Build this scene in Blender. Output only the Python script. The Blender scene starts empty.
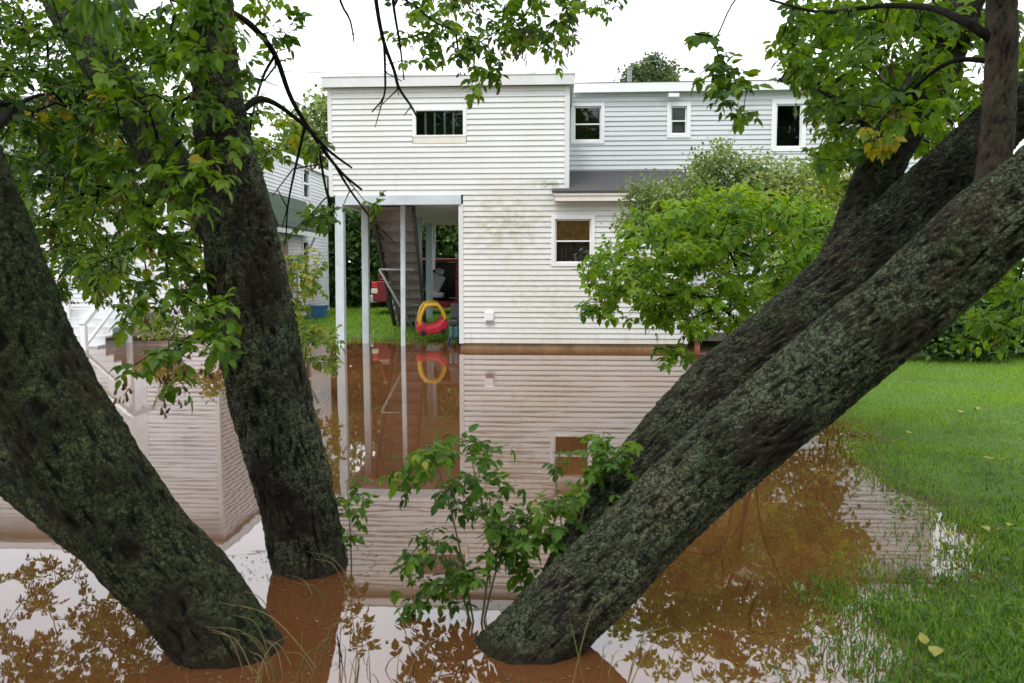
import bpy, math, random
import numpy as np
from mathutils import Vector, Matrix, noise as mnoise

R = math.radians
rng = np.random.default_rng(7)
random.seed(7)
S = bpy.context.scene
COL = S.collection

# ------------------------------------------------------------------ camera
CZ, PITCH, FPX = 1.5, R(5.0), 800.0
cam = bpy.data.cameras.new("camera")
cam_o = bpy.data.objects.new("camera", cam)
COL.objects.link(cam_o)
cam_o.location = (0, 0, CZ)
cam_o.rotation_euler = (R(90) - PITCH, 0, 0)
cam.sensor_width = 36.0
cam.lens = FPX * 36.0 / 1024.0
cam.clip_start = 0.05
cam.clip_end = 600
cam.dof.use_dof = True
cam.dof.focus_distance = 12.0
cam.dof.aperture_fstop = 5.0
S.camera = cam_o

# ------------------------------------------------------------------ sky and light
SUN_EL, SUN_AZ = R(58), R(205)          # high sun behind the cloud, behind the camera
world = bpy.data.worlds.new("World")
S.world = world
world.use_nodes = True
wn, wl = world.node_tree.nodes, world.node_tree.links
wn.clear()
w_out = wn.new("ShaderNodeOutputWorld")
w_bg = wn.new("ShaderNodeBackground")
w_sky = wn.new("ShaderNodeTexSky")
w_sky.sky_type = 'NISHITA'
w_sky.sun_disc = False
w_sky.sun_elevation = SUN_EL
w_sky.sun_rotation = SUN_AZ
w_sky.dust_density = 3.0
w_tc = wn.new("ShaderNodeTexCoord")
w_no = wn.new("ShaderNodeTexNoise")
w_no.inputs['Scale'].default_value = 2.2
w_no.inputs['Detail'].default_value = 5
w_rp = wn.new("ShaderNodeValToRGB")
w_rp.color_ramp.elements[0].position = 0.3
w_rp.color_ramp.elements[0].color = (17.3, 18.1, 19.4, 1)
w_rp.color_ramp.elements[1].position = 0.75
w_rp.color_ramp.elements[1].color = (22.2, 22.8, 23.6, 1)
w_mx = wn.new("ShaderNodeMix")
w_mx.data_type = 'RGBA'
w_mx.inputs[0].default_value = 0.93
wl.new(w_tc.outputs['Generated'], w_no.inputs['Vector'])
wl.new(w_no.outputs['Fac'], w_rp.inputs['Fac'])
wl.new(w_sky.outputs['Color'], w_mx.inputs[6])
wl.new(w_rp.outputs['Color'], w_mx.inputs[7])
wl.new(w_mx.outputs[2], w_bg.inputs['Color'])
w_bg.inputs['Strength'].default_value = 0.097
wl.new(w_bg.outputs[0], w_out.inputs['Surface'])

sun = bpy.data.lights.new("sun", 'SUN')
sun.energy = 1.5
sun.angle = R(14)
sun.color = (1.0, 0.97, 0.92)
sun_o = bpy.data.objects.new("sun", sun)
COL.objects.link(sun_o)
_sd = Vector((math.sin(SUN_AZ) * math.cos(SUN_EL), math.cos(SUN_AZ) * math.cos(SUN_EL), math.sin(SUN_EL)))
sun_o.rotation_euler = (-_sd).to_track_quat('-Z', 'Y').to_euler()
sun_o.location = (0, -5, 30)

S.view_settings.view_transform = 'Standard'
S.view_settings.look = 'None'
S.view_settings.exposure = 0.12
S.view_settings.gamma = 1.0
S.cycles.max_bounces = 8
S.cycles.diffuse_bounces = 3
S.cycles.glossy_bounces = 4
S.cycles.transparent_max_bounces = 8
S.cycles.use_denoising = True
S.cycles.sample_clamp_indirect = 6.0

# ------------------------------------------------------------------ helpers
def P(px, py, Y):
    """point at distance Y along the line of sight through a picture position"""
    u, v = (px - 512) / FPX, (py - 341.5) / FPX
    dy = math.cos(PITCH) - v * math.sin(PITCH)
    dz = -math.sin(PITCH) - v * math.cos(PITCH)
    t = Y / dy
    return Vector((u * t, Y, CZ + dz * t))

def tag(o, label=None, cat=None, group=None, kind=None):
    if label: o['label'] = label
    if cat: o['category'] = cat
    if group: o['group'] = group
    if kind: o['kind'] = kind
    return o

def empty(name, loc=(0, 0, 0), rz=0.0):
    o = bpy.data.objects.new(name, None)
    o.location = loc
    o.rotation_euler = (0, 0, rz)
    o.empty_display_size = 0.2
    COL.objects.link(o)
    return o

def link_mesh(name, me, mat, parent=None):
    o = bpy.data.objects.new(name, me)
    if mat is not None:
        me.materials.append(mat)
    COL.objects.link(o)
    if parent is not None:
        o.parent = parent
    return o

class MB:
    """collects polygons and links them as one mesh object"""
    def __init__(self):
        self.v, self.f = [], []
    def poly(self, pts):
        n = len(self.v)
        self.v.extend([tuple(p) for p in pts])
        self.f.append(tuple(range(n, n + len(pts))))
    def box(self, a, b):
        x0, y0, z0 = (min(a[i], b[i]) for i in range(3))
        x1, y1, z1 = (max(a[i], b[i]) for i in range(3))
        n = len(self.v)
        self.v += [(x0,y0,z0),(x1,y0,z0),(x1,y1,z0),(x0,y1,z0),(x0,y0,z1),(x1,y0,z1),(x1,y1,z1),(x0,y1,z1)]
        for q in ((0,3,2,1),(4,5,6,7),(0,1,5,4),(1,2,6,5),(2,3,7,6),(3,0,4,7)):
            self.f.append(tuple(n + i for i in q))
        return self
    def beam(self, p, q, w, h, up=(0, 0, 1)):
        p, q = Vector(p), Vector(q)
        d = (q - p).normalized()
        s = d.cross(Vector(up))
        if s.length < 1e-4: s = d.cross(Vector((1, 0, 0)))
        s.normalize()
        u = s.cross(d)
        n = len(self.v)
        for c in (p, q):
            for a, b in ((-1,-1),(1,-1),(1,1),(-1,1)):
                self.v.append(tuple(c + s * a * w / 2 + u * b * h / 2))
        for f in ((0,1,2,3),(7,6,5,4),(0,4,5,1),(1,5,6,2),(2,6,7,3),(3,7,4,0)):
            self.f.append(tuple(n + i for i in f))
        return self
    def tube(self, pts, rads, k=8, cap=True):
        pts = [Vector(p) for p in pts]
        if not hasattr(rads, '__len__'): rads = [rads] * len(pts)
        n0 = len(self.v)
        prev = None
        for i, p in enumerate(pts):
            d = (pts[min(i + 1, len(pts) - 1)] - pts[max(i - 1, 0)])
            d = d.normalized() if d.length > 1e-9 else Vector((0, 0, 1))
            if prev is None:
                s = d.cross(Vector((0.31, 0.2, 0.93)))
                if s.length < 1e-3: s = d.cross(Vector((1, 0, 0)))
            else:
                s = prev - d * prev.dot(d)
            s.normalize(); prev = s
            t = d.cross(s)
            for j in range(k):
                a = 2 * math.pi * j / k
                self.v.append(tuple(p + (s * math.cos(a) + t * math.sin(a)) * rads[i]))
        for i in range(len(pts) - 1):
            for j in range(k):
                a = n0 + i * k + j; b = n0 + i * k + (j + 1) % k
                self.f.append((a, b, b + k, a + k))
        if cap:
            self.f.append(tuple(n0 + j for j in reversed(range(k))))
            e = n0 + (len(pts) - 1) * k
            self.f.append(tuple(e + j for j in range(k)))
        return self
    def prism(self, prof, y0, y1):
        """closed xz outline extruded along y"""
        n = len(self.v); m = len(prof)
        self.v += [(x, y0, z) for x, z in prof] + [(x, y1, z) for x, z in prof]
        self.f.append(tuple(n + i for i in range(m)))
        self.f.append(tuple(n + m + i for i in reversed(range(m))))
        for i in range(m):
            j = (i + 1) % m
            self.f.append((n + j, n + i, n + m + i, n + m + j))
        return self
    def build(self, name, mat, parent=None, smooth=False, bevel=0.0):
        me = bpy.data.meshes.new(name)
        me.from_pydata(self.v, [], self.f)
        if smooth:
            me.polygons.foreach_set('use_smooth', [True] * len(me.polygons))
        me.update()
        o = link_mesh(name, me, mat, parent)
        if bevel:
            b = o.modifiers.new("bevel", 'BEVEL')
            b.width = bevel; b.segments = 2; b.limit_method = 'ANGLE'
        return o

def np_mesh(name, V, F4, F3, mat, parent=None, smooth=True, attr=None):
    """numpy vertices plus quads and triangles"""
    me = bpy.data.meshes.new(name)
    n4, n3 = len(F4), len(F3)
    me.vertices.add(len(V))
    me.vertices.foreach_set('co', np.asarray(V, np.float32).ravel())
    li = np.concatenate([np.asarray(F4, np.int32).ravel(), np.asarray(F3, np.int32).ravel()])
    me.loops.add(len(li))
    me.loops.foreach_set('vertex_index', li.astype(np.int32))
    me.polygons.add(n4 + n3)
    st = np.concatenate([np.arange(n4) * 4, n4 * 4 + np.arange(n3) * 3]).astype(np.int32)
    me.polygons.foreach_set('loop_start', st)
    if smooth:
        me.polygons.foreach_set('use_smooth', np.ones(n4 + n3, bool))
    if attr is not None:
        a = me.attributes.new('rnd', 'FLOAT', 'POINT')
        a.data.foreach_set('value', np.asarray(attr, np.float32))
    me.update(calc_edges=True)
    me.validate()
    return link_mesh(name, me, mat, parent)

# ------------------------------------------------------------------ materials
def new_mat(name):
    m = bpy.data.materials.new(name)
    m.use_nodes = True
    nt = m.node_tree
    b = nt.nodes['Principled BSDF']
    return m, nt, b

def ramp(nt, stops, src):
    r = nt.nodes.new('ShaderNodeValToRGB')
    e = r.color_ramp.elements
    while len(e) < len(stops): e.new(0.5)
    for el, (p, c) in zip(e, stops):
        el.position = p
        el.color = (*c, 1) if len(c) == 3 else c
    nt.links.new(src, r.inputs['Fac'])
    return r

def noise(nt, scale, detail=4, rough=0.55, vec=None, dist=0.0):
    n = nt.nodes.new('ShaderNodeTexNoise')
    n.inputs['Scale'].default_value = scale
    n.inputs['Detail'].default_value = detail
    n.inputs['Roughness'].default_value = rough
    n.inputs['Distortion'].default_value = dist
    if vec is not None: nt.links.new(vec, n.inputs['Vector'])
    return n

def coords(nt, scale=(1, 1, 1), kind='Object', rot=(0, 0, 0)):
    t = nt.nodes.new('ShaderNodeTexCoord')
    m = nt.nodes.new('ShaderNodeMapping')
    m.inputs['Scale'].default_value = scale
    m.inputs['Rotation'].default_value = rot
    nt.links.new(t.outputs[kind], m.inputs['Vector'])
    return m.outputs['Vector']

def mixc(nt, fac, a, b, mode='MIX'):
    m = nt.nodes.new('ShaderNodeMix')
    m.data_type = 'RGBA'
    m.blend_type = mode
    for inp, val in ((m.inputs[0], fac), (m.inputs[6], a), (m.inputs[7], b)):
        if isinstance(val, (int, float)): inp.default_value = val
        elif isinstance(val, tuple): inp.default_value = (*val, 1)
        else: nt.links.new(val, inp)
    return m.outputs[2]

def math_n(nt, op, a, b=0.0, clamp=False):
    m = nt.nodes.new('ShaderNodeMath')
    m.operation = op; m.use_clamp = clamp
    for inp, val in ((m.inputs[0], a), (m.inputs[1], b)):
        if isinstance(val, (int, float)): inp.default_value = val
        else: nt.links.new(val, inp)
    return m.outputs[0]

def bump(nt, b, h, strength=0.5, dist=0.01):
    n = nt.nodes.new('ShaderNodeBump')
    n.inputs['Strength'].default_value = strength
    n.inputs['Distance'].default_value = dist
    nt.links.new(h, n.inputs['Height'])
    nt.links.new(n.outputs['Normal'], b.inputs['Normal'])

def simple(name, col, rough=0.6, var=0.12, scale=6.0, metallic=0.0, dirt=None):
    m, nt, b = new_mat(name)
    v = coords(nt)
    n = noise(nt, scale, 5, 0.6, v)
    lo = tuple(c * (1 - var) for c in col); hi = tuple(min(1, c * (1 + var)) for c in col)
    r = ramp(nt, [(0.3, lo), (0.7, hi)], n.outputs['Fac'])
    c = r.outputs['Color']
    if dirt:
        n2 = noise(nt, scale * 0.35, 6, 0.7, v)
        r2 = ramp(nt, [(0.52, (0, 0, 0)), (0.75, (1, 1, 1))], n2.outputs['Fac'])
        f = math_n(nt, 'MULTIPLY', r2.outputs['Color'], 0.6)
        c = mixc(nt, f, c, dirt)
    nt.links.new(c, b.inputs['Base Color'])
    b.inputs['Roughness'].default_value = rough
    b.inputs['Metallic'].default_value = metallic
    return m

def leaf_mat(name, stops, trans=0.35, tint=(1.35, 1.2, 0.45), rough=0.5):
    m, nt, b = new_mat(name)
    a = nt.nodes.new('ShaderNodeAttribute'); a.attribute_name = 'rnd'
    r = ramp(nt, stops, a.outputs['Fac'])
    v = coords(nt)
    n = noise(nt, 35, 2, 0.5, v)
    rr = ramp(nt, [(0.3, (0.8, 0.8, 0.8)), (0.7, (1.15, 1.15, 1.1))], n.outputs['Fac'])
    col = mixc(nt, 1.0, r.outputs['Color'], rr.outputs['Color'], 'MULTIPLY')
    nt.links.new(col, b.inputs['Base Color'])
    b.inputs['Roughness'].default_value = rough
    b.inputs['Specular IOR Level'].default_value = 0.28
    t = nt.nodes.new('ShaderNodeBsdfTranslucent')
    tc = mixc(nt, 1.0, col, tint, 'MULTIPLY')
    nt.links.new(tc, t.inputs['Color'])
    mx = nt.nodes.new('ShaderNodeMixShader')
    mx.inputs[0].default_value = trans
    nt.links.new(b.outputs[0], mx.inputs[1])
    nt.links.new(t.outputs[0], mx.inputs[2])
    nt.links.new(mx.outputs[0], nt.nodes['Material Output'].inputs['Surface'])
    return m

def siding_mat(name, base, warm, algae_at=None, algae_r=1.0, streak=0.4):
    m, nt, b = new_mat(name)
    v = coords(nt)
    n1 = noise(nt, 0.9, 5, 0.6, v)
    c = ramp(nt, [(0.35, base), (0.7, warm)], n1.outputs['Fac']).outputs['Color']
    vs = coords(nt, (7, 7, 0.55))
    n2 = noise(nt, 1.0, 5, 0.65, vs)
    sm = ramp(nt, [(0.52, (0, 0, 0)), (0.78, (1, 1, 1))], n2.outputs['Fac']).outputs['Color']
    c = mixc(nt, math_n(nt, 'MULTIPLY', sm, streak), c, (0.42, 0.42, 0.40))
    vh = coords(nt, (1.2, 1.2, 14))
    n3 = noise(nt, 1.0, 4, 0.7, vh)
    sh = ramp(nt, [(0.58, (0, 0, 0)), (0.75, (1, 1, 1))], n3.outputs['Fac']).outputs['Color']
    c = mixc(nt, math_n(nt, 'MULTIPLY', sh, 0.16), c, (0.36, 0.36, 0.35))
    if algae_at is not None:
        for k, (pt, rad, colr, st) in enumerate(algae_at):
            sub = nt.nodes.new('ShaderNodeVectorMath'); sub.operation = 'SUBTRACT'
            nt.links.new(v, sub.inputs[0]); sub.inputs[1].default_value = pt
            dv = nt.nodes.new('ShaderNodeVectorMath'); dv.operation = 'DIVIDE'
            nt.links.new(sub.outputs[0], dv.inputs[0]); dv.inputs[1].default_value = rad
            ln = nt.nodes.new('ShaderNodeVectorMath'); ln.operation = 'LENGTH'
            nt.links.new(dv.outputs[0], ln.inputs[0])
            mask = math_n(nt, 'SUBTRACT', 1.0, ln.outputs['Value'], True)
            na = noise(nt, 3.0 + k, 6, 0.7, coords(nt, (1.6, 1, 2.6)))
            nr = ramp(nt, [(0.40, (0, 0, 0)), (0.62, (1, 1, 1))], na.outputs['Fac']).outputs['Color']
            f = math_n(nt, 'MULTIPLY', math_n(nt, 'MULTIPLY', mask, nr), st, True)
            c = mixc(nt, f, c, colr)
    sp = nt.nodes.new('ShaderNodeSeparateXYZ'); nt.links.new(v, sp.inputs[0])
    mr = nt.nodes.new('ShaderNodeMapRange')
    nt.links.new(math_n(nt, 'ADD', sp.outputs['Z'], math_n(nt, 'MULTIPLY', n2.outputs['Fac'], -0.35)), mr.inputs[0])
    mr.inputs[1].default_value = -0.12; mr.inputs[2].default_value = 0.10; mr.inputs[3].default_value = 0.5; mr.inputs[4].default_value = 0.0
    c = mixc(nt, mr.outputs[0], c, (0.40, 0.31, 0.19))
    nt.links.new(c, b.inputs['Base Color'])
    b.inputs['Roughness'].default_value = 0.55
    b.inputs['Specular IOR Level'].default_value = 0.3
    nf = noise(nt, 60, 3, 0.6, coords(nt, (0.4, 0.4, 4)))
    bump(nt, b, nf.outputs['Fac'], 0.15, 0.002)
    return m

M = {}
M['trim'] = simple('white_trim', (0.64, 0.64, 0.635), 0.5, 0.06, 3, dirt=(0.5, 0.48, 0.42))
M['clean_white'] = simple('vinyl_white', (0.75, 0.75, 0.75), 0.4, 0.03, 4)
M['cream'] = simple('cream_sill', (0.68, 0.64, 0.55), 0.6, 0.08, 5, dirt=(0.45, 0.40, 0.30))
M['eave'] = simple('eave_paint', (0.70, 0.66, 0.60), 0.55, 0.06, 4, dirt=(0.45, 0.36, 0.28))
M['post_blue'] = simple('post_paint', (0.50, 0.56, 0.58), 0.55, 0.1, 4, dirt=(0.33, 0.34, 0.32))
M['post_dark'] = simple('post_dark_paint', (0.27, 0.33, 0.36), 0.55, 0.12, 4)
M['wood_grey'] = simple('weathered_board', (0.30, 0.275, 0.26), 0.8, 0.25, 9, dirt=(0.09, 0.08, 0.07))
M['wood_dark'] = simple('dark_stringer', (0.09, 0.08, 0.075), 0.8, 0.25, 9)
M['pipe'] = simple('galvanised_pipe', (0.45, 0.46, 0.46), 0.45, 0.1, 12, metallic=0.3)
M['ceiling'] = simple('porch_ceiling', (0.50, 0.49, 0.46), 0.7, 0.08, 3, dirt=(0.36, 0.33, 0.28))
M['concrete'] = simple('muddy_foundation', (0.27, 0.17, 0.09), 0.85, 0.3, 5, dirt=(0.15, 0.10, 0.05))
M['stair_white'] = simple('worn_white_paint', (0.60, 0.61, 0.62), 0.55, 0.1, 5, dirt=(0.42, 0.42, 0.40))
M['interior'] = simple('dark_room', (0.03, 0.03, 0.033), 0.9, 0.2, 2)
M['blind'] = simple('grey_blind', (0.62, 0.64, 0.64), 0.7, 0.15, 6)
M['wood_blind'] = simple('amber_shade', (0.80, 0.43, 0.13), 0.7, 0.25, 10)
M['brown_curtain'] = simple('brown_curtain', (0.30, 0.20, 0.16), 0.85, 0.3, 8)
M['red_paint'] = simple('red_car_paint', (0.17, 0.008, 0.013), 0.25, 0.1, 3)
M['rubber'] = simple('black_rubber', (0.02, 0.02, 0.02), 0.7, 0.2, 8)
M['black_plastic'] = simple('black_trim', (0.025, 0.025, 0.027), 0.5, 0.2, 8)
M['rim'] = simple('alloy_rim', (0.45, 0.45, 0.46), 0.35, 0.1, 8, metallic=0.8)
M['seat_grey'] = simple('grey_cloth', (0.30, 0.29, 0.32), 0.85, 0.15, 12)
M['tail_red'] = simple('red_lens', (0.55, 0.03, 0.03), 0.2, 0.1, 8)
M['tail_white'] = simple('pale_lens', (0.75, 0.66, 0.50), 0.2, 0.1, 8)
M['toy_red'] = simple('red_plastic', (0.56, 0.03, 0.05), 0.4, 0.08, 5)
M['toy_yellow'] = simple('yellow_plastic', (0.75, 0.45, 0.04), 0.4, 0.08, 5)
M['teal'] = simple('teal_plastic', (0.03, 0.15, 0.15), 0.45, 0.15, 6)
M['blue'] = simple('blue_plastic', (0.05, 0.16, 0.36), 0.45, 0.1, 6)
M['meter'] = simple('meter_grey', (0.20, 0.22, 0.24), 0.5, 0.1, 6)
M['wire'] = simple('wire_sheath', (0.22, 0.22, 0.23), 0.6, 0.1, 4)
M['brick'] = simple('brick_red', (0.30, 0.12, 0.07), 0.85, 0.3, 14)

def shingle_mat(name, a, b_, moss):
    m, nt, b = new_mat(name)
    br = nt.nodes.new('ShaderNodeTexBrick')
    br.inputs['Scale'].default_value = 1.0
    br.inputs['Brick Width'].default_value = 0.30
    br.inputs['Row Height'].default_value = 0.14
    br.inputs['Mortar Size'].default_value = 0.006
    br.inputs['Color1'].default_value = (*a, 1)
    br.inputs['Color2'].default_value = (*b_, 1)
    br.inputs['Mortar'].default_value = (0.02, 0.02, 0.02, 1)
    nt.links.new(coords(nt), br.inputs['Vector'])
    n = noise(nt, 1.6, 6, 0.7, coords(nt))
    f = ramp(nt, [(0.50, (0, 0, 0)), (0.70, (1, 1, 1))], n.outputs['Fac']).outputs['Color']
    c = mixc(nt, math_n(nt, 'MULTIPLY', f, 0.65), br.outputs['Color'], moss)
    n2 = noise(nt, 180, 2, 0.6, coords(nt))
    c = mixc(nt, 0.5, c, ramp(nt, [(0.3, (0.04, 0.04, 0.045)), (0.75, (0.075, 0.07, 0.07))], n2.outputs['Fac']).outputs['Color'])
    nt.links.new(c, b.inputs['Base Color'])
    b.inputs['Roughness'].default_value = 0.9
    bump(nt, b, n2.outputs['Fac'], 0.5, 0.004)
    return m
M['shingle'] = shingle_mat('asphalt_shingle', (0.034, 0.032, 0.034), (0.055, 0.05, 0.052), (0.04, 0.06, 0.03))
M['green_shingle'] = shingle_mat('green_shingle', (0.09, 0.16, 0.10), (0.12, 0.20, 0.12), (0.09, 0.17, 0.05))
M['grey_shingle'] = shingle_mat('grey_shingle', (0.26, 0.27, 0.29), (0.32, 0.33, 0.35), (0.20, 0.22, 0.19))

def glass_mat(name, refl=1.0):
    m, nt, b = new_mat(name)
    nt.nodes.remove(b)
    tr = nt.nodes.new('ShaderNodeBsdfTransparent'); tr.inputs['Color'].default_value = (0.75, 0.78, 0.78, 1)
    gl = nt.nodes.new('ShaderNodeBsdfGlossy'); gl.inputs['Roughness'].default_value = 0.02
    gl.inputs['Color'].default_value = (0.9, 0.93, 0.95, 1)
    fr = nt.nodes.new('ShaderNodeFresnel'); fr.inputs['IOR'].default_value = 1.5
    n = noise(nt, 2.0, 2, 0.5, coords(nt))
    bm_ = nt.nodes.new('ShaderNodeBump'); bm_.inputs['Strength'].default_value = 0.25; bm_.inputs['Distance'].default_value = 0.006
    nt.links.new(n.outputs['Fac'], bm_.inputs['Height'])
    nt.links.new(bm_.outputs[0], gl.inputs['Normal'])
    mx = nt.nodes.new('ShaderNodeMixShader')
    nt.links.new(fr.outputs[0], mx.inputs[0])
    nt.links.new(tr.outputs[0], mx.inputs[1]); nt.links.new(gl.outputs[0], mx.inputs[2])
    nt.links.new(mx.outputs[0], nt.nodes['Material Output'].inputs['Surface'])
    return m
M['glass'] = glass_mat('window_glass')

def bark_mat(name, dark, mid, lichen, amount=0.5, brown=(0.036, 0.024, 0.016)):
    m, nt, b = new_mat(name)
    v = coords(nt)
    at = nt.nodes.new('ShaderNodeAttribute'); at.attribute_name = 'rnd'      # height of the bark's ridges
    ridge = at.outputs['Fac']
    n0 = noise(nt, 11, 6, 0.7, v)
    c = ramp(nt, [(0.35, dark), (0.65, mid)], n0.outputs['Fac']).outputs['Color']
    nb_ = noise(nt, 2.3, 4, 0.6, v)
    c = mixc(nt, ramp(nt, [(0.50, (0, 0, 0)), (0.66, (0.75, 0.75, 0.75))], nb_.outputs['Fac']).outputs['Color'], c, brown)
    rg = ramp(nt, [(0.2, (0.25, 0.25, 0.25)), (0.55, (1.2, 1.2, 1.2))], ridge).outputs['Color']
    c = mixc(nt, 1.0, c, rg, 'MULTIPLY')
    wob = noise(nt, 26, 4, 0.7, v)
    def flakes(scale, lo, hi, wobble):
        vo = nt.nodes.new('ShaderNodeTexVoronoi'); vo.inputs['Scale'].default_value = scale
        add = nt.nodes.new('ShaderNodeVectorMath'); add.operation = 'MULTIPLY_ADD'
        nt.links.new(wob.outputs['Color'], add.inputs[0]); add.inputs[1].default_value = (wobble,) * 3
        nt.links.new(v, add.inputs[2]); nt.links.new(add.outputs[0], vo.inputs['Vector'])
        return ramp(nt, [(lo, (1, 1, 1)), (hi, (0, 0, 0))], vo.outputs['Distance']).outputs['Color']
    fl = math_n(nt, 'MAXIMUM', flakes(38, 0.30, 0.58, 0.06), math_n(nt, 'MULTIPLY', flakes(88, 0.30, 0.62, 0.03), 0.8))
    drift = noise(nt, 3.6, 7, 0.72, v)
    dr = ramp(nt, [(0.66 - amount * 0.32, (0, 0, 0)), (0.78 - amount * 0.28, (1, 1, 1))], drift.outputs['Fac']).outputs['Color']
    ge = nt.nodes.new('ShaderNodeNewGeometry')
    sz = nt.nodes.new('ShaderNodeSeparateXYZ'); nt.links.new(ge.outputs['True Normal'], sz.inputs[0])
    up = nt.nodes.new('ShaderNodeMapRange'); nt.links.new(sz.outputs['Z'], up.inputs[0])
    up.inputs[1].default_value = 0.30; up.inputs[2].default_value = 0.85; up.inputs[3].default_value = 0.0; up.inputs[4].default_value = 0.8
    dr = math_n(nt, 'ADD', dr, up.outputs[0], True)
    fine = noise(nt, 120, 4, 0.75, v)
    fi = ramp(nt, [(0.42, (0.12, 0.12, 0.12)), (0.58, (1, 1, 1))], fine.outputs['Fac']).outputs['Color']
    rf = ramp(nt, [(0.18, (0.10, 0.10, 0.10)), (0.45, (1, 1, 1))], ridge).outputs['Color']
    fac = math_n(nt, 'MULTIPLY', math_n(nt, 'MULTIPLY', fl, dr), math_n(nt, 'MULTIPLY', fi, rf))
    lc = ramp(nt, [(0.3, (lichen[0] * 0.55, lichen[1] * 0.75, lichen[2] * 0.4)), (0.5, lichen), (0.72, (lichen[0] * 1.45, lichen[1] * 1.35, lichen[2] * 1.25))], noise(nt, 6, 4, 0.65, v).outputs['Fac']).outputs['Color']
    c = mixc(nt, math_n(nt, 'MULTIPLY', fac, 0.95, True), c, lc)
    # soaked band just above the flood
    sp = nt.nodes.new('ShaderNodeSeparateXYZ'); nt.links.new(v, sp.inputs[0])
    mr = nt.nodes.new('ShaderNodeMapRange')
    nt.links.new(math_n(nt, 'ADD', sp.outputs['Z'], math_n(nt, 'MULTIPLY', n0.outputs['Fac'], -0.06)), mr.inputs[0])
    mr.inputs[1].default_value = -0.005; mr.inputs[2].default_value = 0.045
    mr.inputs[3].default_value = 1.0; mr.inputs[4].default_value = 0.0
    c = mixc(nt, math_n(nt, 'MULTIPLY', mr.outputs[0], 0.75), c, (0.028, 0.016, 0.009))
    nt.links.new(c, b.inputs['Base Color'])
    rr = nt.nodes.new('ShaderNodeMapRange'); nt.links.new(mr.outputs[0], rr.inputs[0]); rr.inputs[3].default_value = 0.9; rr.inputs[4].default_value = 0.35
    nt.links.new(rr.outputs[0], b.inputs['Roughness'])
    b.inputs['Specular IOR Level'].default_value = 0.2
    h = math_n(nt, 'ADD', math_n(nt, 'MULTIPLY', fac, 0.5), noise(nt, 38, 7, 0.8, v).outputs['Fac'])
    bump(nt, b, h, 1.0, 0.020)
    return m
M['bark'] = bark_mat('lichen_bark', (0.008, 0.007, 0.006), (0.034, 0.028, 0.021), (0.33, 0.39, 0.235), 0.77)
M['bark_rear'] = bark_mat('gap_shade_bark', (0.007, 0.006, 0.005), (0.028, 0.023, 0.017), (0.24, 0.29, 0.17), 0.50)  # rear stems: shade of the gap behind the front trunk put into bark colour
M['bark_moss'] = bark_mat('mossy_bark', (0.008, 0.007, 0.005), (0.026, 0.023, 0.014), (0.19, 0.25, 0.11), 0.78)
M['bark_brown'] = bark_mat('brown_bark', (0.030, 0.021, 0.015), (0.095, 0.070, 0.052), (0.13, 0.14, 0.09), 0.5)
M['twig'] = simple('twig_bark', (0.015, 0.0125, 0.010), 0.95, 0.6, 40)
_nt = M['twig'].node_tree
_tn = noise(_nt, 90, 5, 0.7, coords(_nt))
bump(_nt, _nt.nodes['Principled BSDF'], _tn.outputs['Fac'], 1.0, 0.008)
_nt.nodes['Principled BSDF'].inputs['Specular IOR Level'].default_value = 0.1
M['twig_green'] = simple('green_stem', (0.09, 0.10, 0.04), 0.7, 0.3, 30)
M['seed'] = leaf_mat('seed_wings', [(0.0, (0.10, 0.05, 0.025)), (0.6, (0.17, 0.09, 0.045)), (1.0, (0.22, 0.15, 0.06))], 0.2, (1.1, 1.0, 0.8))

G0, G1, G2, G3 = (0.030, 0.080, 0.011), (0.070, 0.160, 0.016), (0.145, 0.265, 0.022), (0.38, 0.32, 0.03)
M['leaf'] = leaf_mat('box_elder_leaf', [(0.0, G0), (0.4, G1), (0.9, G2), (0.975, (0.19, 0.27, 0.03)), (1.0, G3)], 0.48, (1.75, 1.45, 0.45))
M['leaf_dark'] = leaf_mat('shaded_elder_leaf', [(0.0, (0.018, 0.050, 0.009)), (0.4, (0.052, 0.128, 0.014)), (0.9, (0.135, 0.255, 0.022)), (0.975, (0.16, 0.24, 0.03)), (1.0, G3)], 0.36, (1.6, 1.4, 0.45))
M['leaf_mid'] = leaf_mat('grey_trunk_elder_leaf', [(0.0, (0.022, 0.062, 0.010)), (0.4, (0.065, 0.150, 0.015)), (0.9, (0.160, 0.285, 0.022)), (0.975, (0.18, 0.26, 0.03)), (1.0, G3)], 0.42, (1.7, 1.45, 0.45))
M['leaf_bright'] = leaf_mat('bright_leaf', [(0.0, (0.05, 0.135, 0.012)), (0.45, (0.135, 0.28, 0.021)), (0.92, (0.235, 0.39, 0.03)), (1.0, (0.36, 0.36, 0.04))], 0.45, (1.6, 1.35, 0.45))
M['leaf_sapling'] = leaf_mat('sapling_leaf', [(0.0, (0.035, 0.095, 0.016)), (0.5, (0.075, 0.175, 0.022)), (0.95, (0.14, 0.26, 0.03)), (1.0, (0.3, 0.3, 0.04))], 0.45, (1.6, 1.35, 0.45))
M['leaf_olive'] = leaf_mat('olive_leaf', [(0.0, (0.10, 0.15, 0.05)), (0.5, (0.18, 0.25, 0.085)), (1.0, (0.30, 0.36, 0.16))], 0.35)
M['leaf_hedge'] = leaf_mat('hedge_leaf', [(0.0, (0.020, 0.050, 0.013)), (0.5, (0.042, 0.095, 0.022)), (1.0, (0.10, 0.18, 0.04))], 0.25)
M['leaf_far'] = leaf_mat('far_leaf', [(0.0, (0.05, 0.085, 0.035)), (0.5, (0.085, 0.135, 0.055)), (1.0, (0.16, 0.22, 0.09))], 0.25)
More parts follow.
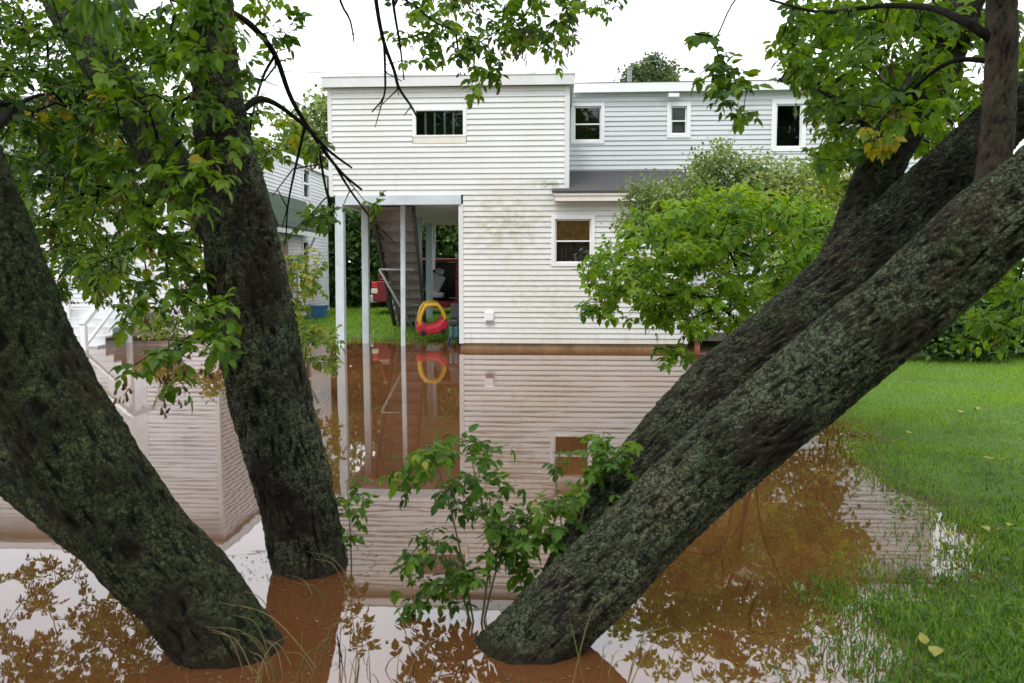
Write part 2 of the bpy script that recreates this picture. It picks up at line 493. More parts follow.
M['leaf_sprout'] = leaf_mat('yellow_green_leaf', [(0.0, (0.09, 0.16, 0.025)), (0.6, (0.16, 0.25, 0.035)), (1.0, (0.34, 0.33, 0.08))], 0.4)
M['grass'] = leaf_mat('lawn_blade', [(0.0, (0.13, 0.25, 0.024)), (0.5, (0.235, 0.40, 0.042)), (0.92, (0.31, 0.46, 0.065)), (1.0, (0.30, 0.30, 0.10))], 0.35, (1.2, 1.15, 0.5), 0.55)
M['shaded_grass'] = leaf_mat('shaded_grass', [(0.0, (0.04, 0.11, 0.015)), (0.6, (0.08, 0.20, 0.022)), (0.95, (0.14, 0.27, 0.035)), (1.0, (0.27, 0.25, 0.09))], 0.3, (1.2, 1.15, 0.5), 0.55)  # darker than the lawn: shade on the near bank put into blade colour
M['straw'] = leaf_mat('dry_straw', [(0.0, (0.19, 0.14, 0.06)), (0.6, (0.32, 0.24, 0.11)), (1.0, (0.10, 0.16, 0.03))], 0.2, (1.1, 1.0, 0.7))
M['fallen'] = leaf_mat('fallen_leaf', [(0.0, (0.36, 0.28, 0.04)), (0.6, (0.30, 0.30, 0.06)), (1.0, (0.20, 0.12, 0.05))], 0.2)
M['debris'] = leaf_mat('floating_bit', [(0.0, (0.10, 0.055, 0.025)), (0.6, (0.22, 0.15, 0.08)), (1.0, (0.12, 0.15, 0.05))], 0.1)

# ground
def ground_mat():
    m, nt, b = new_mat('lawn_soil')
    v = coords(nt)
    n = noise(nt, 1.3, 6, 0.6, v)
    g = ramp(nt, [(0.3, (0.075, 0.165, 0.02)), (0.7, (0.15, 0.27, 0.034))], n.outputs['Fac']).outputs['Color']
    n2 = noise(nt, 40, 4, 0.7, v)
    g = mixc(nt, 0.5, g, ramp(nt, [(0.3, (0.03, 0.07, 0.012)), (0.7, (0.11, 0.22, 0.035))], n2.outputs['Fac']).outputs['Color'])
    sep = nt.nodes.new('ShaderNodeSeparateXYZ'); nt.links.new(v, sep.inputs[0])
    mr = nt.nodes.new('ShaderNodeMapRange')
    nt.links.new(math_n(nt, 'ADD', sep.outputs['Z'], math_n(nt, 'MULTIPLY', n.outputs['Fac'], 0.04)), mr.inputs[0])
    mr.inputs[1].default_value = 0.015; mr.inputs[2].default_value = 0.06
    c = mixc(nt, mr.outputs[0], (0.10, 0.06, 0.03), g)
    nt.links.new(c, b.inputs['Base Color'])
    b.inputs['Roughness'].default_value = 0.95
    bump(nt, b, n2.outputs['Fac'], 0.8, 0.03)
    return m
M['ground'] = ground_mat()

def water_mat():
    m, nt, b = new_mat('muddy_water')
    v = coords(nt)
    n = noise(nt, 0.5, 4, 0.6, v)
    c = ramp(nt, [(0.3, (0.112, 0.043, 0.0155)), (0.7, (0.145, 0.058, 0.022))], n.outputs['Fac']).outputs['Color']
    nt.links.new(c, b.inputs['Base Color'])
    b.inputs['Roughness'].default_value = 0.015
    b.inputs['IOR'].default_value = 2.15
    b.inputs['Specular IOR Level'].default_value = 0.5
    a1 = noise(nt, 1.0, 2, 0.5, coords(nt, (1.1, 3.2, 1)))
    a2 = noise(nt, 1.0, 3, 0.5, coords(nt, (6, 14, 1)))
    h = math_n(nt, 'ADD', math_n(nt, 'MULTIPLY', a1.outputs['Fac'], 0.8), math_n(nt, 'MULTIPLY', a2.outputs['Fac'], 0.12))
    bump(nt, b, h, 1.0, 0.0006)
    return m
M['water'] = water_mat()

# ------------------------------------------------------------------ ground and flood water
SHORE = [(-14, 2.0), (-4, 1.7), (-0.6, 1.5), (0.75, 2.0), (1.35, 2.75), (1.85, 3.5), (2.38, 4.3), (2.80, 5.6), (3.2, 7.7),
         (3.6, 9.6), (3.9, 12.2), (4.4, 14.2), (4.2, 16.4), (1.0, 17.2), (-1.4, 17.0), (-3.2, 17.5), (-4.6, 18.0),
         (-5.6, 20.5), (-9, 20.5), (-16, 20)]
_SH = np.array(SHORE)
def shore_sd(x, y):
    """signed distance to the flood's edge: negative in the water"""
    x = np.asarray(x, float); y = np.asarray(y, float)
    best = np.full(x.shape, 1e9); inside = np.zeros(x.shape, bool)
    n = len(_SH)
    for i in range(n):
        ax, ay = _SH[i]; bx, by = _SH[(i + 1) % n]
        dx, dy = bx - ax, by - ay
        t = np.clip(((x - ax) * dx + (y - ay) * dy) / (dx * dx + dy * dy), 0, 1)
        best = np.minimum(best, np.hypot(x - ax - t * dx, y - ay - t * dy))
        c = ((ay > y) != (by > y))
        with np.errstate(divide='ignore', invalid='ignore'):
            xi = dx * (y - ay) / (dy if dy != 0 else 1e-9) + ax
        inside ^= c & (x < xi)
    return np.where(inside, -best, best)
def ground_z(x, y):
    x = np.asarray(x, float); y = np.asarray(y, float)
    wob = 0.16 * np.sin(x * 2.1 + y * 1.3) + 0.12 * np.sin(x * 4.7 - y * 3.1) + 0.07 * np.sin(9.3 * x + 7.1 * y)
    d = shore_sd(x, y) + wob * 0.8
    z = np.where(d > 0, 0.10 * (1 - np.exp(-d * 1.1)) + 0.016 * np.clip(d, 0, 12), np.maximum(-0.3, d * 0.085))
    return z + 0.012 * np.sin(x * 3.3) * np.cos(y * 2.7) * (d > 0)

def grid_axis(lo, hi, fine_lo, fine_hi, fine, coarse):
    a = list(np.arange(lo, fine_lo, coarse)) + list(np.arange(fine_lo, fine_hi, fine)) + list(np.arange(fine_hi, hi + coarse, coarse))
    return np.array(a)
gx = grid_axis(-150, 150, -10, 10, 0.16, 7.0)
gy = grid_axis(-60, 300, 0, 29, 0.16, 8.0)
GX, GY = np.meshgrid(gx, gy)
GZ = ground_z(GX, GY)
nx, ny = len(gx), len(gy)
idx = np.arange(nx * ny).reshape(ny, nx)
quads = np.stack([idx[:-1, :-1], idx[:-1, 1:], idx[1:, 1:], idx[1:, :-1]], -1).reshape(-1, 4)
g_o = np_mesh('ground', np.stack([GX, GY, GZ], -1).reshape(-1, 3), quads, np.zeros((0, 3), int), M['ground'])
tag(g_o, kind='structure')
wm = MB(); wm.poly([(-30, -2, 0), (14, -2, 0), (14, 24, 0), (-30, 24, 0)])
tag(wm.build('flood_water', M['water']), kind='structure')

# ------------------------------------------------------------------ leaves
LEAF_HI = (np.array([(0, 0, 0), (0.35, 0, -0.05), (0.7, 0, -0.07), (1, 0, -0.16),
                     (0.10, 0.16, 0.03), (0.28, 0.34, 0.05), (0.42, 0.30, 0.03), (0.56, 0.31, 0.02), (0.78, 0.15, -0.04),
                     (0.10, -0.16, 0.03), (0.28, -0.34, 0.05), (0.42, -0.30, 0.03), (0.56, -0.31, 0.02), (0.78, -0.15, -0.04)]),
           [(0, 1, 5, 4), (1, 2, 7, 6), (2, 3, 8, 7), (0, 9, 10, 1), (1, 11, 12, 2), (2, 12, 13, 3)],
           [(1, 6, 5), (1, 10, 11)])
LEAF_LO = (np.array([(0, 0, 0), (0.5, 0, -0.06), (1, 0, -0.15), (0.25, 0.32, 0.05), (0.62, 0.27, 0.0), (0.25, -0.32, 0.05), (0.62, -0.27, 0.0)]),
           [(0, 1, 4, 3), (0, 5, 6, 1)], [(1, 2, 4), (1, 6, 2)])
SAMARA = (np.array([(0, 0, 0), (0.3, 0.09, 0), (0.9, 0.16, 0.03), (1, 0.02, 0.0), (0.8, -0.1, -0.03), (0.25, -0.06, 0)]),
          [(0, 1, 2, 3), (0, 3, 4, 5)], [])

class Leaves:
    def __init__(self): self.o, self.a, self.n, self.l, self.r, self.w = [], [], [], [], [], []
    def add(self, o, a, n, l, r, w=1.0):
        self.o.append(tuple(o)); self.a.append(tuple(a)); self.n.append(tuple(n)); self.l.append(l); self.r.append(r); self.w.append(w)
    def extend_np(self, o, a, n, l, r, w=None):
        self.o += o.tolist(); self.a += a.tolist(); self.n += n.tolist(); self.l += l.tolist(); self.r += r.tolist()
        self.w += ([1.0] * len(l) if w is None else w.tolist())
    def build(self, name, mat, parent=None, tpl=LEAF_HI):
        if not self.o: return None
        T, F4, F3 = tpl
        o = np.array(self.o); a = np.array(self.a); n = np.array(self.n); l = np.array(self.l); w = np.array(self.w)
        a /= np.linalg.norm(a, axis=1, keepdims=True) + 1e-9
        n = n - a * (n * a).sum(1, keepdims=True)
        n /= np.linalg.norm(n, axis=1, keepdims=True) + 1e-9
        b = np.cross(n, a)
        V = o[:, None, :] + l[:, None, None] * (T[None, :, 0:1] * a[:, None, :] + T[None, :, 1:2] * w[:, None, None] * b[:, None, :] + T[None, :, 2:3] * n[:, None, :])
        k = len(T); N = len(o)
        off = (np.arange(N) * k)[:, None, None]
        Q = (np.array(F4, int).reshape(1, -1, 4) + off).reshape(-1, 4) if len(F4) else np.zeros((0, 4), int)
        Tr = (np.array(F3, int).reshape(1, -1, 3) + off).reshape(-1, 3) if len(F3) else np.zeros((0, 3), int)
        return np_mesh(name, V.reshape(-1, 3), Q, Tr, mat, parent, True, np.repeat(np.array(self.r), k))

def rv(s=1.0):
    return Vector((random.gauss(0, s), random.gauss(0, s), random.gauss(0, s)))

# ------------------------------------------------------------------ tree growth
def catmull(pts, per=8):
    pts = [Vector(p) for p in pts]
    if len(pts) < 3:
        return [pts[0].lerp(pts[-1], i / per) for i in range(per + 1)]
    q = [pts[0] * 2 - pts[1]] + pts + [pts[-1] * 2 - pts[-2]]
    out = []
    for i in range(1, len(q) - 2):
        a, b, c, d = q[i - 1], q[i], q[i + 1], q[i + 2]
        for k in range(per):
            t = k / per
            out.append(0.5 * ((2 * b) + (c - a) * t + (2 * a - 5 * b + 4 * c - d) * t * t + (3 * b - a - 3 * c + d) * t ** 3))
    out.append(pts[-1])
    return out

def trunk_mesh(name, pts, rads, mat, parent, ring=72, step=0.022, ridge=0.010, lump=0.09, seed=0):
    """thick stem with furrowed, lumpy bark built into the surface"""
    c = catmull(pts, 24)
    rr = np.interp(np.linspace(0, len(pts) - 1, len(c)), np.arange(len(pts)), rads)
    # resample evenly
    d = np.array([0] + [(c[i + 1] - c[i]).length for i in range(len(c) - 1)]).cumsum()
    m = max(8, int(d[-1] / step))
    s = np.linspace(0, d[-1], m)
    C = np.array([tuple(p) for p in c])
    C = np.stack([np.interp(s, d, C[:, k]) for k in range(3)], -1)
    rad = np.interp(s, d, rr)
    V = []; H = []
    prev = None
    for i in range(m):
        t = Vector(C[min(i + 1, m - 1)] - C[max(i - 1, 0)]).normalized()
        if prev is None: u = t.cross(Vector((0.2, 1, 0.1)))
        else: u = prev - t * prev.dot(t)
        u.normalize(); prev = u
        w = t.cross(u)
        for j in range(ring):
            a = 2 * math.pi * j / ring
            ca, sa = math.cos(a), math.sin(a)
            q = Vector((ca * 1.4 + seed * 3.1, sa * 1.4, s[i] * 1.6))
            big = mnoise.noise(q)
            wv = mnoise.noise(q * 2.5)
            q2 = Vector((ca * 8.5 + seed + 0.9 * wv, sa * 8.5 + 0.9 * wv, s[i] * 13.0 * (0.157 / max(0.06, rad[i]))))
            rg = 1 - abs(mnoise.noise(q2)) * 2.2
            q3 = Vector((ca * 20 + seed, sa * 20, s[i] * 50))
            fn = mnoise.noise(q3)
            mid = mnoise.noise(Vector((ca * 3.2 + seed * 1.7, sa * 3.2, s[i] * 5.5)))
            r = rad[i] * (1 + lump * big + 0.055 * mid) + ridge * (rg - 0.4) + ridge * 0.5 * fn
            V.append(Vector(C[i]) + (u * ca + w * sa) * r)
            H.append(min(1, max(0, 0.28 + 0.55 * rg + 0.30 * fn)))
    V = np.array([tuple(p) for p in V])
    I = np.arange(m * ring).reshape(m, ring)
    J = np.roll(I, -1, axis=1)
    Q = np.stack([I[:-1], J[:-1], J[1:], I[1:]], -1).reshape(-1, 4)
    return np_mesh(name, V, Q, np.zeros((0, 3), int), mat, parent, True, H)

class Skeleton:
    def __init__(self):
        self.pos, self.par, self.paths, self.rmin = [], [], [], {}
    def root_path(self, pts):
        last = -1
        for p in pts:
            self.pos.append(tuple(p)); self.par.append(last); last = len(self.pos) - 1
    def limb(self, pts, per=5, attach=None, r0=0.0, r1=0.0):
        """an explicit limb; attach = index of the node it leaves, or the nearest one"""
        c = catmull(pts, per)
        if attach is None and self.pos:
            A = np.array(self.pos); attach = int(((A - np.array(c[0])) ** 2).sum(1).argmin())
            c = [Vector(self.pos[attach])] + c[1:]
        ids = [attach if attach is not None else -1]
        last = ids[0]
        for p in c[1:] if attach is not None else c:
            self.pos.append(tuple(p)); self.par.append(last); last = len(self.pos) - 1; ids.append(last)
        ids = [i for i in ids if i >= 0]
        if r0:
            for k, i in enumerate(ids[1:]): self.rmin[i] = r0 + (r1 - r0) * k / max(1, len(ids) - 2)
        self.paths.append(ids)
        return self.paths[-1]
    def grow(self, att, step=0.16, arch=0.10, sag=0.12, jit=0.03, up_pen=0.0):
        att = np.array(att)
        A = np.array(self.pos)
        dmin = np.sqrt(((att[:, None, :] - A[None]) ** 2).sum(-1)).min(1)
        tips = []
        cap = len(A) + len(att) * 40
        buf = np.zeros((cap, 3)); buf[:len(A)] = A; n = len(A)
        for k in np.argsort(dmin):
            a = att[k]
            d2 = ((buf[:n] - a) ** 2).sum(1)
            i = int(d2.argmin()); dist = math.sqrt(d2[i])
            p = Vector(buf[i]); q = Vector(a)
            m = max(2, int(dist / step))
            side = rv(1.0) * (0.10 * dist)
            ids = [i]; last = i
            for j in range(1, m + 1):
                t = j / m
                w = p.lerp(q, t) + side * math.sin(math.pi * t) + Vector((0, 0, arch * dist * math.sin(math.pi * t) - sag * dist * 0.3 * t * t))
                if j < m: w += rv(jit)
                buf[n] = w; self.pos.append(tuple(w)); self.par.append(last); last = n; n += 1
                ids.append(last)
            self.paths.append(ids); tips.append(ids)
        return tips
    def radii(self, r_tip=0.0022, power=0.43, rmax=0.06):
        n = len(self.pos)
        w = np.zeros(n)
        kids = np.zeros(n, int)
        for p in self.par:
            if p >= 0: kids[p] += 1
        for i in range(n - 1, -1, -1):
            if kids[i] == 0: w[i] += 1
            if self.par[i] >= 0: w[self.par[i]] += w[i]
        r = np.minimum(rmax, r_tip * w ** power)
        for i, v in self.rmin.items(): r[i] = max(r[i], v)
        return r
    def build(self, name, mat, parent, r_tip=0.0022, power=0.43, rmax=0.034, k=6, skip=0):
        r = self.radii(r_tip, power, rmax)
        top = {}
        for j, ids in enumerate(self.paths):
            for i in ids[1:]: top[i] = j
        lead = {}
        groups = {}
        for j, ids in enumerate(self.paths):          # every limb that leaves a stem is a branch with all its twigs
            own = top.get(ids[0])
            lead[j] = j if own is None or own == j else lead.get(own, j)
            groups.setdefault(lead[j], []).append(ids)
        big = sorted(groups.values(), key=lambda g: -sum(len(i) for i in g))
        if len(big) > 40: big = big[:39] + [sum(big[39:], [])]
        for g in big:
            mb = MB()
            for ids in g:
                if len(ids) < 2: continue
                rr = [r[i] for i in ids]; rr[0] = min(rr[0], rr[1] * 1.15)
                mb.tube([self.pos[i] for i in ids], rr, k, cap=False)
            if mb.v: mb.build(name, mat, parent, smooth=True)

def ellip(cx, cy, rx, ry, d0, d1, n, fill=1.0):
    """n points in a body of foliage seen round (cx, cy), between two distances"""
    out = []
    while len(out) < n:
        x, y = random.uniform(-1, 1), random.uniform(-1, 1)
        if x * x + y * y > 1: continue
        out.append(P(cx + x * rx, cy + y * ry, random.uniform(d0, d1)))
    return [tuple(p) for p in out]

def compound(L, base, axis, size, nleaf, hue, droop=0.35, spread=0.25):
    """one compound leaf: a stalk with a pair or two of leaflets and one at the tip"""
    axis = axis.normalized()
    up = Vector((0, 0, 1)) + rv(spread)
    side = axis.cross(up)
    if side.length < 1e-3: side = Vector((1, 0, 0))
    side.normalize()
    nrm = side.cross(axis).normalized()
    ln = size * (0.9 + 0.5 * (nleaf - 3) / 2)
    h = lambda: min(0.93 if hue < 0.95 else 1, max(0, hue + random.gauss(0, 0.12)))
    for k in range((nleaf - 1) // 2):
        b = base + axis * ln * (0.45 + 0.42 * k) - Vector((0, 0, droop * 0.1 * size * (k + 1)))
        for sgn in (-1, 1):
            d = axis * 0.55 + side * sgn * 0.85 + Vector((0, 0, -droop)) + rv(0.14)
            L.add(b, d, nrm + rv(0.28), size * random.uniform(0.75, 1.05), h(), random.uniform(0.65, 1.0))
    b = base + axis * ln * 0.9 - Vector((0, 0, droop * 0.15 * size))
    L.add(b, axis + Vector((0, 0, -droop * 1.3)) + rv(0.12), nrm + rv(0.25), size * random.uniform(0.95, 1.25), h(), random.uniform(0.7, 1.05))

def leaf_twigs(L, sk, tips, size, tail=0.5, gap=0.066, droop=0.35, hue=(0.2, 0.85), three=0.6, yellow=0.0, keep=1.0, stalk=0.05):
    for ids in tips:
        pts = [Vector(sk.pos[i]) for i in ids]
        d = [0]
        for i in range(len(pts) - 1): d.append(d[-1] + (pts[i + 1] - pts[i]).length)
        tot = d[-1]
        if tot < 1e-4: continue
        s = max(0.0, tot - tail)
        h0 = random.uniform(*hue)
        if random.random() < yellow: h0 = 0.985
        flip = 1
        while s <= tot + 1e-6:
            j = max(1, min(len(d) - 1, int(np.searchsorted(d, s))))
            t = (s - d[j - 1]) / max(1e-6, d[j] - d[j - 1])
            p = pts[j - 1].lerp(pts[j], min(1, t))
            tg = (pts[j] - pts[j - 1]).normalized()
            sd = tg.cross(Vector((0, 0, 1)) + rv(0.4))
            if sd.length < 1e-3: sd = rv()
            sd.normalize()
            for sg in (1, -1):
                if random.random() > keep * 0.8: continue
                ax = tg * 0.6 + sd * sg * flip * 0.9 + Vector((0, 0, random.uniform(-0.35, 0.3)))
                compound(L, p, ax, size * random.uniform(0.75, 1.15), 3 if random.random() < three else 5, min(1, max(0, h0 + random.gauss(0, 0.07))) if h0 < 0.95 else h0, droop)
            flip = -flip
            s += gap * random.uniform(0.7, 1.4)
        compound(L, pts[-1], pts[-1] - pts[-2] + Vector((0, 0, -0.1)), size, 3, min(1, h0), droop)

def seeds(L, pts, n=10, size=0.035):
    """hanging bunches of brown winged seeds"""
    for p in pts:
        p = Vector(p)
        for k in range(n):
            b = p + Vector((random.gauss(0, 0.018), random.gauss(0, 0.018), -random.uniform(0, 0.085)))
            L.add(b, Vector((random.gauss(0, 0.4), random.gauss(0, 0.4), -1)), rv(1), size * random.uniform(0.8, 1.2), random.random(), 1.6)

def leaf_cloud(L, pts, n, size, spread, hue=(0, 1), droop=0.3):
    """loose leaves round clump centres, for crowns seen from far off"""
    pts = np.array(pts)
    i = rng.integers(0, len(pts), n)
    o = pts[i] + rng.normal(0, spread, (n, 3)) * np.array([1, 1, 0.75])
    a = rng.normal(0, 1, (n, 3)); a[:, 2] -= droop
    nn = rng.normal(0, 0.7, (n, 3)); nn[:, 2] += 0.8
    hu = rng.uniform(hue[0], hue[1], len(pts))
    r = np.clip(hu[i] + rng.normal(0, 0.13, n), 0, 1)
    L.extend_np(o, a, nn, size * rng.uniform(0.7, 1.3, n), r)

# ------------------------------------------------------------------ houses
class Frame:
    """a house's own axes: x along its front, y going in, z up"""
    def __init__(self, px, Y, yaw_deg):
        self.psi = R(yaw_deg)
        p = P(px, 345, Y)
        self.O = Vector((p.x, Y, 0))
        self.w = Vector((math.cos(self.psi), -math.sin(self.psi), 0))
        self.n = Vector((math.sin(self.psi), math.cos(self.psi), 0))
    def _ray(self, px, py):
        u, v = (px - 512) / FPX, (py - 341.5) / FPX
        return Vector((u, math.cos(PITCH) - v * math.sin(PITCH), -math.sin(PITCH) - v * math.cos(PITCH)))
    def front(self, px, py, yl=0.0):
        d = self._ray(px, py); o = Vector((0, 0, CZ))
        t = (yl - (o - self.O).dot(self.n)) / d.dot(self.n)
        q = o + d * t
        return (q - self.O).dot(self.w), q.z
    def side(self, px, py, xl=0.0):
        d = self._ray(px, py); o = Vector((0, 0, CZ))
        t = (xl - (o - self.O).dot(self.w)) / d.dot(self.w)
        q = o + d * t
        return (q - self.O).dot(self.n), q.z
    def world(self, x, y, z):
        return self.O + self.w * x + self.n * y + Vector((0, 0, z))

COURSE = 0.1016
def siding(mb, base, u, n, z0, z1, spans, holes=(), course=COURSE, lap=0.021, zref=0.0):
    """lapped boards. base + u*s + z; n points out of the wall; spans(z) gives the runs of wall at a height"""
    base, u, n = Vector(base), Vector(u), Vector(n)
    edges = {z0, z1}
    for h in holes: edges |= {h[2], h[3]}
    k0 = math.floor((z0 - zref) / course); k1 = math.ceil((z1 - zref) / course)
    for k in range(k0, k1 + 1): edges.add(zref + k * course)
    for a in getattr(spans, 'edges', []): edges.add(a)
    ed = sorted(e for e in edges if z0 - 1e-9 <= e <= z1 + 1e-9)
    for a, b in zip(ed[:-1], ed[1:]):
        if b - a < 1e-4: continue
        zm = (a + b) / 2
        k = math.floor((zm - zref) / course)
        zb = zref + k * course
        oa = lap * (1 - (a - zb) / course); ob = lap * (1 - (b - zb) / course)
        runs = list(spans(zm))
        for h in holes:
            if h[2] < zm < h[3]:
                nr = []
                for s0, s1 in runs:
                    if h[1] <= s0 or h[0] >= s1: nr.append((s0, s1)); continue
                    if h[0] > s0: nr.append((s0, h[0]))
                    if h[1] < s1: nr.append((h[1], s1))
                runs = nr
        Z = Vector((0, 0, 1))
        jr = random.Random(k * 7919 + int(base.x * 100) + int(u.x * 5))
        cuts = [jr.uniform(-2, 0.5) + q * 3.05 for q in range(-6, 8)]
        fin = []
        for s0, s1 in runs:
            c = [s0] + [x for x in cuts if s0 + 0.25 < x < s1 - 0.25] + [s1]
            fin += list(zip(c[:-1], c[1:]))
        offs = {i: jr.uniform(0, 0.004) for i in range(len(fin))}
        for i, (s0, s1) in enumerate(fin):
            oa, ob = lap * (1 - (a - zb) / course) + offs[i], lap * (1 - (b - zb) / course) + offs[i]
            mb.poly([base + u * s0 + n * oa + Z * a, base + u * s1 + n * oa + Z * a, base + u * s1 + n * ob + Z * b, base + u * s0 + n * ob + Z * b])
            if abs(a - zb) < 1e-6:
                mb.poly([base + u * s0 + Z * a, base + u * s1 + Z * a, base + u * s1 + n * oa + Z * a, base + u * s0 + n * oa + Z * a])

def sash_window(parent, x0, x1, z0, z1, y, trim=0.075, rail=0.5, kind='double', upper='interior', lower='interior', label=None):
    """a double-hung window in a front wall whose face is at y (outside is -y); x0..z1 is the outside of the casing"""
    f = MB()
    yo, yi = y - 0.035, y + 0.07
    f.box((x0, yo, z0), (x0 + trim, yi, z1)); f.box((x1 - trim, yo, z0), (x1, yi, z1))
    f.box((x0 + trim, yo, z1 - trim), (x1 - trim, yi, z1)); f.box((x0 + trim, yo, z0), (x1 - trim, yi, z0 + trim * 0.9))
    fo = f.build('window', M['clean_white'], parent, bevel=0.004)
    if label: fo['label'] = label
    a0, a1, b0, b1 = x0 + trim, x1 - trim, z0 + trim * 0.9, z1 - trim
    zm = b0 + (b1 - b0) * rail
    s = MB(); t = 0.028
    def ring(c0, c1, y0, y1):
        s.box((a0 + 0.001, y0, c0), (a0 + t, y1, c1)); s.box((a1 - t, y0, c0), (a1 - 0.001, y1, c1))
        s.box((a0 + t, y0, c0), (a1 - t, y1, c0 + t)); s.box((a0 + t, y0, c1 - t), (a1 - t, y1, c1))
    if kind == 'double':
        ring(zm - t * 0.4, b1 - 0.001, y + 0.022, y + 0.05)
        ring(b0 + 0.001, zm + t * 0.8, y - 0.008, y + 0.0205)
    else:
        ring(b0 + 0.001, b1 - 0.001, y, y + 0.04)
    s.build('sash', M['clean_white'], fo, bevel=0.003)
    g = MB()
    g.box((a0 + t * 0.6, y + 0.032, zm), (a1 - t * 0.6, y + 0.036, b1 - t * 0.6))
    g.box((a0 + t * 0.6, y + 0.006, b0 + t * 0.6), (a1 - t * 0.6, y + 0.010, zm))
    g.build('pane', M['glass'], fo)
    bx = MB()     # the dim room close behind the glass
    q = 0.55
    bx.poly([(a0, y + q, b0), (a1, y + q, b0), (a1, y + q, b1), (a0, y + q, b1)])
    for (p1, p2) in (((a0, b0), (a1, b0)), ((a1, b0), (a1, b1)), ((a1, b1), (a0, b1)), ((a0, b1), (a0, b0))):
        bx.poly([(p1[0], y + 0.07, p1[1]), (p2[0], y + 0.07, p2[1]), (p2[0], y + q, p2[1]), (p1[0], y + q, p1[1])])
    bx.build('reveal', M['interior'], fo)
    def cloth(m, c0, c1, w=0.010, yy=0.060):
        b = MB(); n = 40
        for i in range(n):
            s0, s1 = a0 + (a1 - a0) * i / n, a0 + (a1 - a0) * (i + 1) / n
            w0, w1 = (yy + w * math.sin(k * 1.9) + w * 0.6 * math.sin(k * 0.7) for k in (i, i + 1))
            b.poly([(s0, y + w0, c0), (s1, y + w1, c0), (s1, y + w1, c1), (s0, y + w0, c1)])
        return b.build('curtain', m, fo, smooth=True)
    if upper in M and upper != 'interior': cloth(M[upper], zm + 0.01, b1)
    if lower in M and lower != 'interior': cloth(M[lower], b0, zm - 0.01, 0.016, 0.10)
    return fo

HF = Frame(460, 15.5, 3.2)
house = empty('house', HF.O, -HF.psi)
tag(house, 'weathered two storey house of pale lapped siding standing in the flood, with open porch', 'house')
XL = HF.front(329.5, 150)[0]; XR = HF.front(568.5, 150)[0]
XP = 0.0                                              # corner beside the porch
XE = HF.front(687, 340)[0]
Z_TOP = HF.front(450, 87)[1]; Z_FAS = HF.front(450, 77.2)[1]
Z_BEAM1 = HF.front(400, 195.3)[1]; Z_BEAM0 = HF.front(400, 205)[1]
Z_BOT = HF.front(560, 343.4)[1]
YB = 2.05                                             # the blue-grey wall stands this far back
GX1 = HF.front(950, 150, YB)[0]
Z_EAVE1 = HF.front(600, 193)[1]; Z_EAVE0 = HF.front(600, 201)[1]
Z_SHED_TOP = HF.front(640, 170.5, YB)[1]
ZG_TOP = HF.front(680, 91, YB)[1]; ZG_FAS = HF.front(680, 81.5, YB)[1]
DEPTH = 7.6

win_up = (HF.front(412.7, 140)[0], HF.front(466.8, 140)[0], HF.front(440, 143.4)[1], HF.front(440, 107)[1])
win_lo = (HF.front(551.3, 240)[0], HF.front(594.8, 240)[0], HF.front(573, 266.3)[1], HF.front(573, 215.5)[1])

algae = [((HF.front(505, 225)[0], 0, HF.front(505, 225)[1]), (1.2, 0.6, 1.0), (0.34, 0.33, 0.19), 1.0),
         ((HF.front(550, 185)[0], 0, HF.front(550, 184)[1]), (0.5, 0.6, 0.13), (0.22, 0.25, 0.10), 1.3),
         ((HF.front(540, 300)[0], 0, HF.front(540, 300)[1]), (1.6, 0.6, 1.0), (0.46, 0.44, 0.27), 0.7),
         ((HF.front(380, 165)[0], 0, HF.front(380, 172)[1]), (1.9, 0.6, 0.35), (0.45, 0.45, 0.42), 0.5)]
M['siding'] = siding_mat('white_siding', (0.67, 0.67, 0.66), (0.615, 0.61, 0.58), algae, streak=0.22)
M['siding_blue'] = siding_mat('blue_grey_siding', (0.565, 0.59, 0.60), (0.52, 0.545, 0.555), streak=0.15)
M['siding_left'] = siding_mat('neighbour_siding', (0.70, 0.70, 0.71), (0.63, 0.63, 0.64), streak=0.3)

# front wall of the pale part
def spans_front(z):
    if z > Z_BEAM1: return [(XL + 0.05, XR - 0.07)] if z > Z_EAVE0 + 0.12 else [(XL + 0.05, XE - 0.07)]
    return [(XP + 0.075, XE - 0.07)]
spans_front.edges = [Z_BEAM1, Z_EAVE0 + 0.12]
wb = MB()
siding(wb, (0, 0, 0), (1, 0, 0), (0, -1, 0), Z_BOT, Z_TOP, spans_front, [win_up, win_lo], zref=Z_BOT)
# the sides and back of the same part, seen only from a step aside
siding(wb, (XL, 0, 0), (0, 1, 0), (-1, 0, 0), Z_BEAM1, Z_TOP, lambda z: [(0.05, DEPTH)], zref=Z_BOT)
siding(wb, (XR, 0, 0), (0, 1, 0), (1, 0, 0), Z_EAVE0, Z_TOP, lambda z: [(0.02, YB)], zref=Z_BOT)
siding(wb, (XP, 0, 0), (0, 1, 0), (-1, 0, 0), Z_BOT, Z_BEAM1 - 0.12, lambda z: [(0.05, DEPTH)], zref=Z_BOT)
siding(wb, (XE, 0, 0), (0, 1, 0), (1, 0, 0), Z_BOT, Z_EAVE0 + 0.3, lambda z: [(0.02, YB)], zref=Z_BOT)
wb.poly([(XL, DEPTH, Z_BEAM1), (XL, DEPTH, Z_TOP), (XR, DEPTH, Z_TOP), (XR, DEPTH, Z_BEAM1)])
wb.poly([(XP, DEPTH, -0.3), (XP, DEPTH, Z_BEAM1), (XR, DEPTH, Z_BEAM1), (XR, DEPTH, -0.3)])
wall_o = wb.build('wall', M['siding'], house)
gb = MB()
w1 = (HF.front(570.6, 120, YB)[0], HF.front(604.6, 120, YB)[0], HF.front(588, 144, YB)[1], HF.front(588, 102.8, YB)[1])
